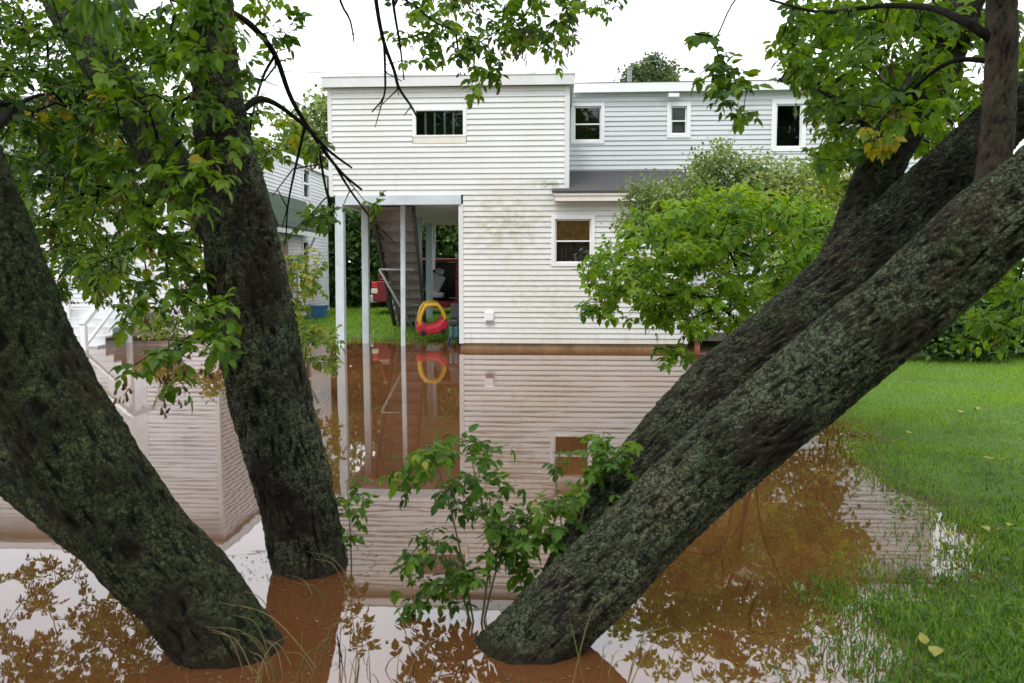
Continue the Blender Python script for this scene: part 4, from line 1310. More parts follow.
def finish_tree(root, sk, tips_near, leaf, size, skip, up_pts, n_up, seed_pts=(), r_tip=0.0022, extra=None, **kw):
    sk.build('branch', M['twig'], root, r_tip=r_tip, skip=skip)
    L = extra if extra is not None else Leaves()
    leaf_twigs(L, sk, tips_near, size, **kw)
    L.build('foliage', leaf, root)
    if up_pts:
        U = Leaves()
        leaf_cloud(U, up_pts, int(n_up * 1.6), 0.115, 0.20, (0.1, 0.8))
        U.build('upper_foliage', leaf, root, LEAF_LO)
    if len(seed_pts):
        hang_seeds(seed_pts, root)

def hang_seeds(pts, root):
    pts = list(pts)
    random.shuffle(pts)
    for p in pts[:95]:
        Sd = Leaves(); seeds(Sd, [p]); Sd.build('seed_cluster', M['seed'], root, SAMARA)

def pick_seed(tips, sk, frac, drop=0.03):
    out = []
    for ids in tips:
        if random.random() < frac:
            p = sk.pos[random.choice(ids[len(ids) // 2:])]
            out.append((p[0], p[1], p[2] - drop))
    return out

# -- nearest tree on the left
DSC = 1.05
base = P(226, 655, 2.95)
tA = empty('box_elder', (base.x, base.y, 0))
tag(tA, 'nearest leaning tree at the left edge, dark mossy trunk forked low in the water', 'tree')
def reparent(root):
    """parts were built in world space: keep them there under the tree's empty"""
    inv = Matrix.Translation(root.location).inverted()
    for o in COL.objects:
        if o.parent == root and not o.get('_set'):
            o.matrix_parent_inverse = inv
pa = bank(path((232, 655, 2.95), (190, 594, 2.95), (137, 537, 2.92), (89, 470, 2.88), (50, 406, 2.85), (8, 328, 2.8), (-26, 247, 2.75)))
pa += [Vector((-2.15, 2.7, 2.6)), Vector((-2.7, 2.6, 3.8)), Vector((-3.1, 2.4, 5.4))]
trunk_mesh('trunk', pa, [0.20, 0.188, 0.182, 0.186, 0.188, 0.185, 0.185, 0.19, 0.17, 0.13, 0.07], M['bark_moss'], tA, ring=128, step=0.013, seed=1)
pa2 = path((120, 552, 3.02), (75, 522, 3.1), (20, 476, 3.2), (-50, 440, 3.3), (-160, 380, 3.5)) + [Vector((-4.2, 3.9, 2.2)), Vector((-5.2, 4.3, 3.9)), Vector((-5.6, 4.4, 5.4))]
trunk_mesh('stem', pa2, [0.10, 0.105, 0.105, 0.105, 0.10, 0.09, 0.07, 0.04], M['bark_moss'], tA, ring=56, seed=2)
sk = Skeleton()
sk.root_path(catmull(pa[6:], 4)); sk.root_path(catmull(pa2[4:], 4))
sk.limb([P(-20, 140, 3.2), P(40, 95, 4.2), P(95, 110, 5.2), P(130, 150, 6.0)])
sk.limb([P(-60, 120, 3.6), P(20, 105, 4.6), P(75, 150, 5.6), P(85, 230, 6.2)])
att = ellip(55, 55, 110, 90, 3.6, 7.5, 135) + ellip(55, 205, 90, 95, 4.6, 9.0, 190) + ellip(15, 120, 60, 120, 4.2, 8.0, 85) + ellip(105, 130, 90, 70, 4.8, 8.5, 105)
tips = sk.grow(att)
ups = upper(110, (-6.5, -1.0), (-3.5, 6.5), (3.9, 8.0))
tipsu = sk.grow(ups, step=0.3)
# a spray that hangs close to the viewpoint
Ln = Leaves()
for k in range(9):
    c = P(random.uniform(62, 100), random.uniform(-50, -8), random.uniform(1.9, 2.2))
    compound(Ln, c, Vector((0.25, 0.1, -0.9)) + rv(0.2), 0.075, 5, 0.55, 0.9)
Ln.w = [x * 0.62 for x in Ln.w]
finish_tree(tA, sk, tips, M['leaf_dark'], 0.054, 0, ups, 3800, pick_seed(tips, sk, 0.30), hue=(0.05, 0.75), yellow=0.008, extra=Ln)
reparent(tA)

# -- the second tree on the left, forked above the water
DSC = 1.04
base = P(312, 574, 3.83)
tB = empty('box_elder', (base.x, base.y, 0))
tag(tB, 'second tree from the left, lichen-grey forked trunk hung with bare and leafy twigs', 'tree')
pb = bank(path((312, 572, 3.83), (297, 500, 3.83), (281, 440, 3.82), (260, 345, 3.8), (247, 275, 3.78), (237, 205, 3.75), (226, 150, 3.72), (216, 80, 3.7), (212, 0, 3.68), (212, -110, 3.65)))
pb += [Vector((-1.35, 3.5, 4.6)), Vector((-1.25, 3.2, 6.4))]
trunk_mesh('trunk', pb, [0.20, 0.188, 0.185, 0.195, 0.19, 0.185, 0.155, 0.125, 0.10, 0.09, 0.085, 0.07, 0.03], M['bark'], tB, ring=112, step=0.014, seed=3)
pb2 = path((245, 265, 3.79), (222, 226, 3.86), (170, 165, 4.0), (118, 86, 4.15), (72, 20, 4.3), (30, -70, 4.5)) + [Vector((-3.2, 4.6, 4.6)), Vector((-3.6, 4.5, 6.2))]
trunk_mesh('stem', pb2, [0.10, 0.115, 0.115, 0.105, 0.095, 0.085, 0.07, 0.03], M['bark_moss'], tB, ring=56, seed=4)
sk = Skeleton()
sk.root_path(catmull(pb[5:], 5)); sk.root_path(catmull(pb2[1:], 5))
# limbs one can follow in the picture
sk.limb(path((228, 10, 3.66), (252, 26, 3.9), (275, 55, 4.1), (292, 100, 4.2), (318, 142, 4.3), (341, 172, 4.3), (362, 190, 4.3)), 6, r0=0.018, r1=0.006)
sk.limb(path((240, 112, 3.72), (258, 100, 3.85), (276, 104, 3.95), (305, 126, 4.05), (328, 150, 4.1), (352, 168, 4.15)), 6, r0=0.019, r1=0.006)
sk.limb(path((318, 142, 4.3), (325, 185, 4.3), (332, 215, 4.3), (334, 245, 4.3)), 5, r0=0.008, r1=0.003)
sk.limb(path((305, 126, 4.05), (296, 165, 4.1), (288, 205, 4.15), (286, 240, 4.2)), 5, r0=0.008, r1=0.003)
sk.limb(path((332, 160, 4.3), (350, 190, 4.35), (372, 220, 4.35), (384, 240, 4.35)), 5, r0=0.008, r1=0.003)
sk.limb(path((212, -60, 3.66), (280, -110, 4.1), (370, -115, 4.5), (460, -95, 4.8), (560, -60, 5.1), (625, -20, 5.3)), 6)
sk.limb(path((372, -100, 4.5), (374, -20, 4.5), (382, 35, 4.5), (394, 70, 4.5), (399, 88, 4.5), (411, 106, 4.5), (417, 117, 4.5)), 5, r0=0.014, r1=0.005)
sk.limb(path((384, 40, 4.5), (385, 70, 4.5), (384, 96, 4.5), (372, 112, 4.5)), 4, r0=0.008, r1=0.004)
sk.limb(path((390, -100, 4.55), (392, -10, 4.55), (400, 45, 4.55), (404, 80, 4.55)), 4, r0=0.011, r1=0.004)
sk.limb(path((330, -110, 4.3), (338, -10, 4.3), (350, 20, 4.3), (354, 42, 4.3)), 4, r0=0.009, r1=0.004)
sk.limb(path((275, 55, 4.1), (262, 80, 4.1), (250, 130, 4.1), (248, 190, 4.1)), 4, r0=0.009, r1=0.005)
for k in range(20):                                    # fine bare twiglets
    x, y = [(394, 70), (385, 72), (404, 60), (399, 88), (341, 172), (372, 220), (318, 142), (328, 195), (296, 165), (292, 100), (352, 30), (332, 225), (384, 96), (411, 106), (305, 126), (325, 185), (350, 190), (288, 205), (275, 60), (262, 80)][k]
    d = 4.3 if x < 380 else 4.5
    dx, dy = random.uniform(-24, 24), random.uniform(2, 34)
    sk.limb(path((x, y, d), (x + dx * 0.4, y + dy * 0.4, d), (x + dx, y + dy, d + random.uniform(-0.1, 0.1))), 3, r0=0.004, r1=0.0022)
nfix = len(sk.paths)
att = ellip(145, 110, 90, 95, 4.4, 8.5, 145) + ellip(140, 240, 72, 70, 3.6, 5.8, 80) + ellip(100, 225, 60, 75, 4.8, 8.0, 80) + ellip(130, 130, 58, 70, 3.4, 3.9, 30) + ellip(160, 30, 50, 45, 3.4, 4.5, 20)
att += ellip(215, 70, 36, 90, 3.25, 3.62, 26) + ellip(198, 185, 28, 50, 3.2, 3.5, 9) + ellip(165, 305, 50, 50, 3.4, 3.9, 14) + ellip(160, 370, 42, 30, 3.3, 3.7, 8) + ellip(225, 335, 16, 38, 3.2, 3.5, 6)
att += ellip(256, 150, 18, 55, 4.0, 5.6, 13) + ellip(295, 140, 26, 22, 4.3, 6.0, 8) + ellip(300, 215, 24, 24, 4.0, 5.0, 4) + ellip(330, 205, 14, 26, 4.2, 4.6, 3) + ellip(376, 204, 8, 5, 4.35, 4.45, 2)
att += ellip(275, 20, 30, 30, 3.9, 5.0, 6)
att += ellip(510, 8, 105, 32, 4.7, 6.0, 64) + ellip(480, 62, 24, 36, 4.8, 5.2, 14) + ellip(432, 34, 30, 30, 4.6, 5.0, 12) + ellip(545, 40, 36, 26, 5.0, 5.6, 13)
tips = sk.grow(att)
ups = upper(90, (-4.0, 2.2), (-2.0, 6.5), (3.9, 7.8))
sk.grow(ups, step=0.3)
sd = pick_seed(tips, sk, 0.32) + [tuple(P(x, y, 3.7)) for x, y in ((112, 262), (118, 272), (104, 255), (228, 10), (172, 290), (185, 280), (196, 85), (192, 90))] + [tuple(P(x, y, 5.0)) for x, y in ((470, 55), (478, 62), (495, 40), (520, 48), (527, 30), (450, 40))]
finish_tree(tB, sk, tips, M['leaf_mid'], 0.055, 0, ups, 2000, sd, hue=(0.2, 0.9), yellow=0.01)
reparent(tB)

# -- the leaning tree of several stems on the right
DSC = 1.05
base = P(527, 652, 2.97)
tC = empty('box_elder', (base.x, base.y, 0))
tag(tC, 'many-stemmed tree leaning to the upper right, lichen-covered trunks crossing the right half of the view', 'tree')
pc = bank(path((526, 652, 2.97), (568, 606, 2.97), (615, 561, 2.96), (707, 471, 2.95), (807, 386, 2.9), (922, 290, 2.82), (990, 226, 2.75), (1060, 168, 2.68)))
pc += [Vector((2.25, 2.5, 2.5)), Vector((3.0, 2.2, 3.5)), Vector((3.7, 2.0, 5.2))]
trunk_mesh('trunk', pc, [0.19, 0.168, 0.162, 0.160, 0.158, 0.157, 0.155, 0.15, 0.14, 0.12, 0.09, 0.04], M['bark'], tC, ring=120, step=0.013, seed=5)
pd = path((552, 622, 3.02), (606, 520, 3.22), (697, 406, 3.48), (758, 351, 3.58), (846, 274, 3.68), (918, 201, 3.72), (1004, 121, 3.72), (1100, 35, 3.7)) + [Vector((3.3, 3.3, 3.6)), Vector((3.9, 3.2, 5.2))]
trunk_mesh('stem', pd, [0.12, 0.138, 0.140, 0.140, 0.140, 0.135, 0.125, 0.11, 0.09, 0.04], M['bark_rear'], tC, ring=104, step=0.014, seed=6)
pe = path((818, 300, 3.7), (856, 228, 3.9), (889, 150, 3.95), (924, 92, 4.0), (951, 30, 4.05), (975, -60, 4.1)) + [Vector((2.3, 4.2, 4.4)), Vector((2.2, 4.3, 6.0))]
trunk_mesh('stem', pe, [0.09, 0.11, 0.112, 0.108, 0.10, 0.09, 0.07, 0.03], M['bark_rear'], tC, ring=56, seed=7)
pf = path((985, 240, 2.86), (992, 190, 2.88), (998, 120, 2.90), (1001, 40, 2.90), (1003, -40, 2.88)) + [Vector((1.55, 2.6, 3.8)), Vector((1.5, 2.6, 5.4))]
trunk_mesh('stem', pf, [0.06, 0.060, 0.054, 0.052, 0.050, 0.04, 0.02], M['bark_brown'], tC, ring=40, ridge=0.004, seed=8)
sk = Skeleton()
sk.root_path(catmull(pe[1:], 5)); sk.root_path(catmull(pf[1:], 5)); sk.root_path(catmull(pd[5:], 5)); sk.root_path(catmull(pc[7:], 5))
sk.limb(path((1001, 45, 2.88), (965, 22, 2.95), (930, 8, 3.2), (880, 6, 3.6), (820, 12, 4.0), (770, 0, 4.3)), 6, r0=0.019, r1=0.007)
sk.limb(path((1001, 62, 2.88), (950, 62, 3.0), (905, 96, 3.2), (880, 122, 3.4)), 5, r0=0.011, r1=0.005)
sk.limb(path((889, 150, 3.95), (860, 120, 4.2), (820, 90, 4.6), (780, 80, 5.0)), 5)
sk.limb(path((951, 30, 4.05), (900, -40, 4.3), (820, -40, 4.5), (745, -10, 4.4), (715, 40, 4.3)), 6)
sk.limb(path((1100, 45, 3.4), (1085, 120, 4.0), (1050, 200, 4.4), (1022, 270, 4.6), (1012, 320, 4.7)), 5)
att = ellip(872, 45, 90, 64, 3.8, 7.0, 145) + ellip(850, 112, 44, 48, 3.9, 6.5, 50) + ellip(960, 55, 75, 68, 3.6, 6.5, 95) + ellip(840, 160, 26, 24, 4.0, 5.6, 14) + ellip(900, 60, 60, 60, 3.3, 3.8, 16)
att += ellip(725, 75, 28, 30, 3.9, 4.4, 9) + ellip(742, 115, 12, 18, 3.9, 4.3, 3) + ellip(700, 30, 12, 10, 4.2, 4.5, 1) + ellip(795, 20, 34, 26, 4.3, 5.5, 14) + ellip(945, 130, 40, 30, 4.5, 7.5, 18) + ellip(805, 95, 16, 30, 4.3, 4.8, 5)
att += ellip(1006, 312, 24, 46, 4.4, 5.4, 22) + ellip(1012, 250, 22, 40, 4.6, 6.5, 16) + ellip(975, 320, 20, 24, 5.5, 7.0, 7) + ellip(905, 40, 60, 40, 6.0, 9.0, 26)
tips = sk.grow(att)
ups = upper(150, (0.2, 6.8), (-2.0, 6.2), (3.7, 7.5))
sk.grow(ups, step=0.3)
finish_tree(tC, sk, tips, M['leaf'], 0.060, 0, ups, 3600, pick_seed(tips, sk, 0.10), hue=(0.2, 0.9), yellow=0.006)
Ly = Leaves()
for k in range(9):
    c = P(random.uniform(858, 892), random.uniform(118, 138), random.uniform(3.6, 3.8))
    compound(Ly, c, Vector((-0.4, 0, -0.5)) + rv(0.4), 0.06, 5, 0.99, 0.4)
lo = Ly.build('yellow_leaves', M['leaf'], tC); lo['label'] = 'yellowed leaves among the green'
reparent(tC)

# ------------------------------------------------------------------ bush between the house and the leaning tree
def bush(name, label, cat, base, limbs, att, leaf, size, r_tip=0.0020, group=None, seedf=0.0, **kw):
    root = empty(name, (base[0], base[1], base[2]))
    tag(root, label, cat, group)
    sk = Skeleton()
    sk.root_path([Vector(base), Vector(base) + Vector((0, 0, 0.05))])
    for l in limbs: sk.limb([Vector(base)] + [Vector(p) for p in l], 5, attach=0)
    tips = sk.grow(att, **{k: kw.pop(k) for k in ('step', 'arch', 'sag', 'jit') if k in kw})
    sk.build('stem', kw.pop('bark', M['twig']), root, r_tip=r_tip)
    L = Leaves(); leaf_twigs(L, sk, tips, size, **kw); L.build('foliage', leaf, root)
    if seedf:
        hang_seeds(pick_seed(tips, sk, seedf), root)
    reparent(root)
    return root

bb = P(752, 392, 7.4); bb = Vector((bb.x, 7.4, -0.2))
att = ellip(732, 262, 128, 74, 6.6, 8.6, 450) + ellip(640, 278, 62, 46, 6.9, 7.9, 66) + ellip(593, 294, 22, 18, 7.0, 7.4, 9) + ellip(820, 245, 48, 60, 6.4, 8.0, 44) + ellip(655, 322, 40, 18, 6.9, 7.5, 13) + ellip(668, 356, 24, 14, 6.8, 7.1, 9) + ellip(745, 210, 70, 30, 7.2, 8.8, 40)
limbs = [[P(735, 350, 7.4), P(725, 310, 7.4), P(690, 318, 7.2), P(655, 322, 7.1)],
         [P(748, 340, 7.5), P(742, 285, 7.6), P(728, 248, 7.6)],
         [P(765, 340, 7.4), P(790, 285, 7.3), P(815, 245, 7.2)],
         [P(750, 345, 7.5), P(705, 298, 7.4), P(655, 296, 7.3), P(615, 296, 7.2)]]
bush('leafy_bush', 'bright green spreading bush standing in the water in front of the lean-to', 'bush', bb, limbs, att, M['leaf_bright'], 0.070, hue=(0.1, 0.92), yellow=0.006, gap=0.07, seedf=0.05)

# olive shrub against the wall, finer leaved
def cloud_plant(name, label, cat, base, blobs, n, size, spread, leaf, group=None, per=60, trunk_r=0.05, droop=0.3, sway=0.1):
    """shrub or tree seen from some way off: limbs to every clump, loose leaves round them"""
    root = empty(name, tuple(base))
    tag(root, label, cat, group)
    base = Vector(base)
    pts = []
    for (c, r, k) in blobs:
        for _ in range(k):
            v = rv(1); v.normalize(); v *= random.random() ** 0.4
            pts.append((c[0] + v.x * r[0], c[1] + v.y * r[1], c[2] + v.z * r[2]))
    cz = np.array(pts).mean(0)
    sk = Skeleton()
    sk.root_path([base, base + Vector((0, 0, 0.1))])
    sk.limb([base, base.lerp(Vector(cz), 0.35) + rv(sway), base.lerp(Vector(cz), 0.75) + rv(sway)], 6, attach=0)
    sk.grow(pts, step=0.35)
    sk.build('trunk', M['twig'], root, r_tip=0.005, rmax=trunk_r, k=6)
    L = Leaves(); leaf_cloud(L, pts, n, size, spread, droop=droop)
    L.build('crown', leaf, root, LEAF_LO)
    reparent(root)
    return root

def blob(px, py, Y, rpx, rpy, rd, k):
    c = P(px, py, Y); s = Y / FPX
    return (c, (rpx * s, rd, rpy * s), k)
gz = lambda x, y: float(ground_z(np.array([x]), np.array([y]))[0])
b0 = P(725, 345, 12.6)
cloud_plant('shrub', 'greyish olive shrub with fine leaves against the lean-to roof', 'shrub', (b0.x, 12.6, gz(b0.x, 12.6) - 0.05),
            [blob(650, 228, 12.5, 30, 22, 0.5, 14), blob(695, 205, 12.6, 38, 30, 0.6, 20), blob(712, 178, 12.8, 24, 30, 0.4, 12), blob(758, 180, 12.6, 26, 26, 0.5, 10), blob(800, 185, 12.8, 36, 32, 0.6, 15), blob(740, 205, 12.4, 70, 44, 0.7, 34), blob(655, 205, 12.4, 26, 26, 0.5, 10), blob(690, 265, 12.6, 40, 40, 0.6, 12)],
            19000, 0.062, 0.14, M['leaf_olive'], droop=0.1)
b0 = P(835, 345, 10.5)
cloud_plant('shrub', 'yellow-green shrub behind the leaning trunks, right of the bright bush', 'shrub', (b0.x, 10.5, gz(b0.x, 10.5) - 0.05),
            [blob(835, 235, 10.4, 42, 42, 0.6, 22), blob(800, 285, 10.4, 50, 40, 0.6, 22), blob(850, 185, 10.6, 30, 26, 0.5, 10), blob(800, 225, 10.4, 34, 34, 0.5, 12)],
            5200, 0.075, 0.15, M['leaf_sprout'])

# hedge bushes along the far edge of the lawn on the right
for k, (px, py, Y, w, h, dsc) in enumerate([(955, 318, 12.2, 52, 34, 'dark low bush behind the lawn, under the leaning trunk'), (1030, 300, 12.6, 60, 56, 'tall dark bush at the right edge behind the lawn'),
                                           (880, 300, 13.4, 60, 52, 'dark bush behind the crossing of the leaning trunks'), (1115, 280, 13.2, 70, 75, 'tall bush beyond the right edge of the lawn')]):
    c = P(px, 345, Y)
    cloud_plant('hedge_bush', dsc, 'bush', (c.x, Y, gz(c.x, Y) - 0.03), [blob(px, py, Y, w, h, 0.6, 34), blob(px, py + h * 0.55, Y - 0.1, w, h * 0.4, 0.5, 16)], 5200, 0.085, 0.15, M['leaf_hedge'], group='bushes behind the lawn')

# dark tall growth behind the porch, bush by bush
for k, (px, py, Y, w, h) in enumerate([(340, 235, 29, 30, 60), (372, 240, 28.4, 30, 62), (405, 250, 29, 30, 58), (438, 240, 28.6, 30, 60), (470, 235, 29, 30, 62), (300, 245, 29.5, 30, 50)]):
    c = P(px, 345, Y)
    cloud_plant('hedge_bush', 'dark green bush in the tall row behind the minivan', 'bush', (c.x, Y, gz(c.x, Y)), [blob(px, py, Y, w, h, 0.9, 46), blob(px, 285, Y, w, 24, 0.8, 18)], 7500, 0.19, 0.30, M['leaf_hedge'], group='tall row behind the minivan')

# trees beyond the houses
c = P(652, 300, 44)
cloud_plant('roof_tree', 'dark green treetop showing above the roof of the house', 'tree', (c.x, 44, 0.2),
            [blob(652, 82, 44, 22, 20, 1.3, 40), blob(636, 80, 44, 12, 16, 1.0, 14), blob(668, 86, 44, 14, 14, 1.0, 16), blob(650, 66, 44, 10, 10, 0.7, 8), blob(652, 120, 44, 30, 25, 1.5, 30)],
            11000, 0.18, 0.26, M['leaf_far'], trunk_r=0.22)
c = P(300, 300, 36)
cloud_plant('side_tree', 'pale green tree in the gap between the two houses', 'tree', (c.x, 36, 0.3),
            [blob(335, 150, 36, 30, 60, 1.4, 40), blob(305, 140, 36, 30, 34, 1.4, 50), blob(322, 115, 36, 14, 18, 1.0, 12), blob(285, 165, 36, 30, 30, 1.4, 24), blob(315, 190, 36, 20, 40, 1.4, 24)],
            6500, 0.20, 0.32, M['leaf_olive'], trunk_r=0.2)

for k, (x, y, h) in enumerate([(-7.5, -9.5, 11.5), (-1.0, -12.0, 13.5), (5.0, -11.0, 13.5), (10.5, -12.5, 14.5), (16.5, -12.0, 14.0)]):
    cloud_plant('yard_tree', 'broad yard tree standing behind the viewpoint, mirrored in the window panes', 'tree', (x, y, gz(x, y)),
                [((x, y, h * 0.56), (3.2, 1.8, h * 0.40), 90), ((x, y, h * 0.3), (2.8, 1.6, h * 0.22), 40)], 10000, 0.5, 0.45, M['leaf_hedge'], group='yard trees behind the viewpoint', trunk_r=0.2)

# ------------------------------------------------------------------ small plants in the water
sb = P(478, 604, 3.32); sb = Vector((sb.x, 3.32, -0.12))
att = ellip(455, 505, 60, 62, 3.12, 3.6, 26) + ellip(415, 478, 26, 30, 3.2, 3.5, 8) + ellip(520, 530, 46, 50, 3.2, 3.6, 22) + ellip(435, 585, 38, 30, 3.12, 3.4, 13) + ellip(490, 560, 50, 40, 3.2, 3.5, 20) + ellip(465, 445, 46, 14, 3.2, 3.5, 6) + ellip(412, 560, 14, 14, 3.2, 3.4, 3)
limbs = [[P(462, 560, 3.32), P(448, 500, 3.34), P(430, 445, 3.36)], [P(490, 545, 3.3), P(478, 490, 3.32), P(470, 450, 3.35)], [P(455, 575, 3.28), P(425, 530, 3.26)], [P(500, 560, 3.34), P(535, 510, 3.38)]]
bush('sapling', 'young leafy shoots growing out of the water left of the leaning trunk', 'sapling', sb, limbs, att, M['leaf_sapling'], 0.046, hue=(0.1, 0.9), gap=0.062, tail=0.22, step=0.07, bark=M['twig_green'], r_tip=0.0016, yellow=0.01)
s2 = Vector((P(560, 590, 3.2).x, 3.25, -0.12))
att = ellip(592, 490, 46, 50, 3.2, 3.45, 34) + ellip(560, 525, 28, 38, 3.15, 3.4, 14) + ellip(612, 450, 26, 20, 3.2, 3.4, 8)
limbs = [[P(562, 540, 3.25), P(556, 480, 3.28), P(562, 445, 3.3)], [P(580, 525, 3.25), P(600, 460, 3.28)]]
bush('sapling', 'leafy shoots against the upper side of the leaning trunk, right of the larger clump', 'sapling', s2, limbs, att, M['leaf_sapling'], 0.043, hue=(0.2, 0.92), gap=0.062, tail=0.2, step=0.07, bark=M['twig_green'], r_tip=0.0016, yellow=0.02)
s3 = Vector((P(352, 575, 4.0).x, 4.0, -0.1))
att = ellip(352, 500, 14, 34, 3.9, 4.1, 8) + ellip(345, 540, 12, 20, 3.9, 4.1, 3)
bush('seedling', 'thin upright seedling beside the foot of the lichen-grey trunk', 'seedling', s3, [[P(350, 530, 4.0), P(347, 480, 4.0)]], att, M['leaf_sapling'], 0.042, hue=(0.4, 0.95), gap=0.08, tail=0.16, step=0.07, bark=M['twig_green'], r_tip=0.0014)
c = P(300, 345, 9.6)
bush('water_shrub', 'yellow-green straggling shrub in the water between the grey trunk and the porch posts', 'shrub', Vector((c.x, 9.6, -0.15)), [[P(298, 330, 9.6), P(290, 290, 9.6)], [P(308, 335, 9.6), P(322, 312, 9.6)]],
     ellip(297, 305, 26, 50, 9.2, 10.0, 46) + ellip(325, 345, 24, 24, 9.2, 9.9, 22) + ellip(310, 270, 14, 26, 9.3, 9.8, 10), M['leaf_sprout'], 0.075, hue=(0.1, 0.95), gap=0.09, tail=0.4, yellow=0.05)
c = P(205, 345, 11.5)
cloud_plant('shrub', 'low shrub at the foot of the neighbour house, left of the grey trunk', 'shrub', (P(170, 345, 15.5).x, 15.5, -0.1), [blob(165, 325, 15.5, 22, 14, 0.3, 14), blob(205, 320, 15.3, 16, 20, 0.3, 10)], 1300, 0.07, 0.10, M['leaf_sprout'])

# ------------------------------------------------------------------ grass
def blades(name, n, region, hrange, width, mat, seed, wet=0.05, lean=0.55, dens=None, fade=None):
    r = np.random.default_rng(seed)
    x = r.uniform(region[0], region[1], n); y = region[2] + (region[3] - region[2]) * r.uniform(0, 1, n) ** (1.0 if dens is None else dens)
    z = ground_z(x, y)
    patch = np.sin(x * 2.7 + 1.3 * np.sin(y * 1.9)) * np.cos(y * 2.3 + x) * 0.5 + 0.5
    keep = (z > -wet * r.uniform(0.1, 1, n) ** 2.0) & (r.uniform(0, 1, n) < 0.55 + 0.45 * patch)
    if fade: keep &= r.uniform(0, 1, n) < np.clip((region[3] - y + 0.5 * (patch - 0.5)) / fade, 0, 1) ** 1.5
    x, y, z, patch = x[keep], y[keep], z[keep], patch[keep]
    n = len(x)
    h = r.uniform(*hrange, n) * (0.75 + 0.5 * patch)
    a = r.uniform(0, 2 * np.pi, n); b = r.uniform(0, 2 * np.pi, n)
    ln = lean * h * r.uniform(0.1, 1.3, n)
    w = width * r.uniform(0.7, 1.3, n)
    B = np.stack([x, y, z - 0.005], -1)
    sd = np.stack([np.cos(b), np.sin(b), np.zeros(n)], -1) * w[:, None] / 2
    dr = np.stack([np.cos(a), np.sin(a), np.zeros(n)], -1)
    m = B + dr * ln[:, None] * 0.3; m[:, 2] += h * 0.6
    t = B + dr * ln[:, None]; t[:, 2] += h * r.uniform(0.75, 1.0, n)
    V = np.stack([B - sd, B + sd, m + sd * 0.8, m - sd * 0.8, t], 1).reshape(-1, 3)
    o = np.arange(n)[:, None] * 5
    Q = o + np.array([[0, 1, 2, 3]]); T = o + np.array([[3, 2, 4]])
    rn = np.clip(0.25 + 0.35 * patch + r.normal(0, 0.2, n), 0, 1)
    return np_mesh(name, V, Q, T, mat, None, False, np.repeat(rn, 5))
tag(blades('lawn_grass', 300000, (0.6, 9.5, 2.2, 12.8), (0.022, 0.055), 0.0055, M['grass'], 3, wet=0.045, dens=1.25), kind='stuff')
tag(blades('back_lawn_grass', 60000, (-7.5, 4.5, 16.8, 28.0), (0.05, 0.11), 0.016, M['grass'], 4, wet=0.02), kind='stuff')
tag(blades('bank_grass', 70000, (0.5, 5.4, 2.3, 6.6), (0.03, 0.075), 0.006, M['shaded_grass'], 5, wet=0.045, lean=1.1, dens=1.4, fade=3.8), kind='stuff')

def lawn_weeds():
    L = Leaves()
    for k in range(2600):
        x, y = random.uniform(0.5, 6), random.uniform(2.5, 8)
        z = gz(x, y) if k % 4 == 0 else None
        if z is None: z = LASTZ[0] + random.uniform(-0.01, 0.02); x, y = LASTX[0] + random.gauss(0, 0.06), LASTX[1] + random.gauss(0, 0.06)
        else: LASTZ[0] = z; LASTX[0], LASTX[1] = x, y
        if z < -0.01: continue
        a = random.uniform(0, 6.28)
        L.add((x, y, z + random.uniform(0.02, 0.06)), (math.cos(a), math.sin(a), 0.3), (0, 0, 1), random.uniform(0.02, 0.045), random.uniform(0.1, 0.8), 1.4)
    return L
LASTZ, LASTX = [0.0], [2.0, 4.0]
tag(lawn_weeds().build('lawn_weeds', M['leaf_sapling'], None, LEAF_LO), kind='stuff')
L = Leaves()
for (px, py) in [(993, 521), (1005, 463), (960, 415), (975, 412), (985, 460), (930, 640), (1012, 520), (905, 430), (948, 522)]:
    u, v = (px - 512) / FPX, (py - 341.5) / FPX
    th = PITCH + math.atan(v); Y = (CZ - 0.1) / math.tan(th)
    p = P(px, py, Y)
    for j in range(2):
        L.add((p.x + random.gauss(0, 0.03), Y + random.gauss(0, 0.03), gz(p.x, Y) + 0.055), rv(1) * Vector((1, 1, 0.2)), (0, 0, 1), random.uniform(0.045, 0.07), random.uniform(0, 0.6), 1.2)
for k in range(16):
    x, y = random.uniform(1.5, 7), random.uniform(3.5, 11); z = gz(x, y)
    if z > 0.0: L.add((x, y, z + 0.05), rv(1) * Vector((1, 1, 0.2)), (0, 0, 1), random.uniform(0.03, 0.05), random.uniform(0.2, 1), 1.1)
tag(L.build('fallen_leaves', M['fallen'], None, LEAF_LO), kind='stuff')

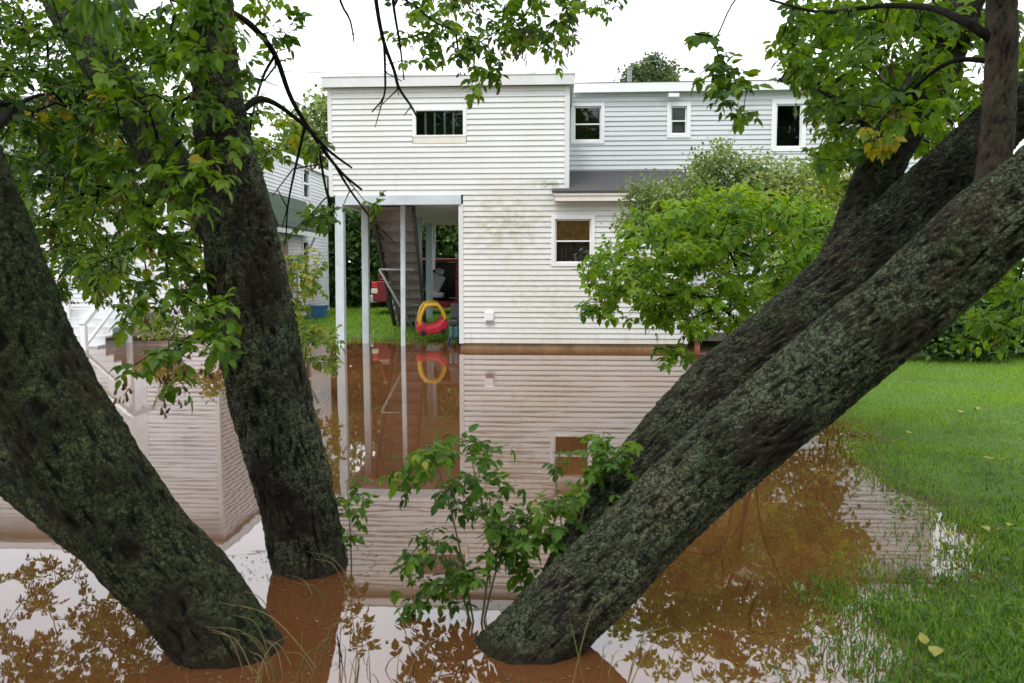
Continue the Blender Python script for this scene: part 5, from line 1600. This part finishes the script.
# bits floating on the flood, thickest along the right shore
L = Leaves()
n = 0
while n < 800:
    if random.random() < 0.25:
        bx, by, br = random.choice([(-1.05, 3.1, 0.3), (-1.0, 4.0, 0.28), (0.06, 3.12, 0.33)])
        a = random.uniform(0, 6.28); rr = br + abs(random.gauss(0, 0.10)); x, y = bx + math.cos(a) * rr, by + math.sin(a) * rr * 0.8
    elif random.random() < 0.7:
        x, y = random.uniform(0.6, 3.8), random.uniform(2.6, 12); d = float(shore_sd(np.array([x]), np.array([y]))[0])
        if d > 0.1 or random.random() > math.exp(d * 2.0): continue
    else:
        x, y = random.uniform(-6, 3), random.uniform(2.5, 16)
        if float(shore_sd(np.array([x]), np.array([y]))[0]) > 0: continue
        if random.random() < 0.6: continue
    L.add((x, y, 0.004), (random.gauss(0, 1), random.gauss(0, 1), 0.0), (0, 0, 1), random.uniform(0.006, 0.024), random.random(), random.uniform(0.25, 0.9)); n += 1
tag(L.build('floating_debris', M['debris'], None, LEAF_LO), kind='stuff')

# dry straw stalks standing in the water near us
def stalks(name, spec, mat, seed):
    random.seed(seed)
    L = MB()
    at = []
    for (x0, y0, d0, n, spread, hgt, lean) in spec:
        for k in range(n):
            p = P(x0, y0, d0); p = Vector((p.x + random.gauss(0, spread), d0 + random.gauss(0, spread), -0.06))
            a = random.gauss(0, 1); h = hgt * random.uniform(0.5, 1.2)
            e = p + Vector((lean * h + random.gauss(0, 0.28) * h, random.gauss(0, 0.2) * h, h))
            m = p.lerp(e, 0.55) + Vector((-lean * 0.12 * h, 0, 0.18 * h))
            c = catmull([p, m, e + Vector((0.05 * lean * h, 0, -0.1 * h))], 5)
            n0 = len(L.v)
            L.tube(c, [0.0026 * (1 - 0.75 * i / (len(c) - 1)) for i in range(len(c))], 4, cap=False)
            at += [random.random()] * (len(L.v) - n0)
    me = bpy.data.meshes.new(name); me.from_pydata(L.v, [], L.f)
    av = me.attributes.new('rnd', 'FLOAT', 'POINT'); av.data.foreach_set('value', np.array(at, np.float32))
    return link_mesh(name, me, mat)
tag(stalks('dry_grass', [(285, 668, 2.85, 14, 0.09, 0.30, -0.45), (300, 690, 2.75, 16, 0.14, 0.26, 0.25), (380, 690, 2.8, 9, 0.16, 0.34, 0.1), (600, 690, 2.75, 7, 0.10, 0.42, 0.3), (345, 600, 3.6, 4, 0.06, 0.25, -0.5), (660, 680, 2.9, 9, 0.2, 0.2, 0.1)], M['straw'], 11), kind='stuff')
tag(stalks('dead_twigs', [(400, 668, 2.9, 6, 0.09, 0.24, 0.25), (355, 660, 2.95, 4, 0.06, 0.26, -0.1), (75, 665, 2.95, 6, 0.12, 0.16, 0.9), (770, 620, 3.3, 7, 0.25, 0.16, 0.2)], M['twig'], 12), kind='stuff')
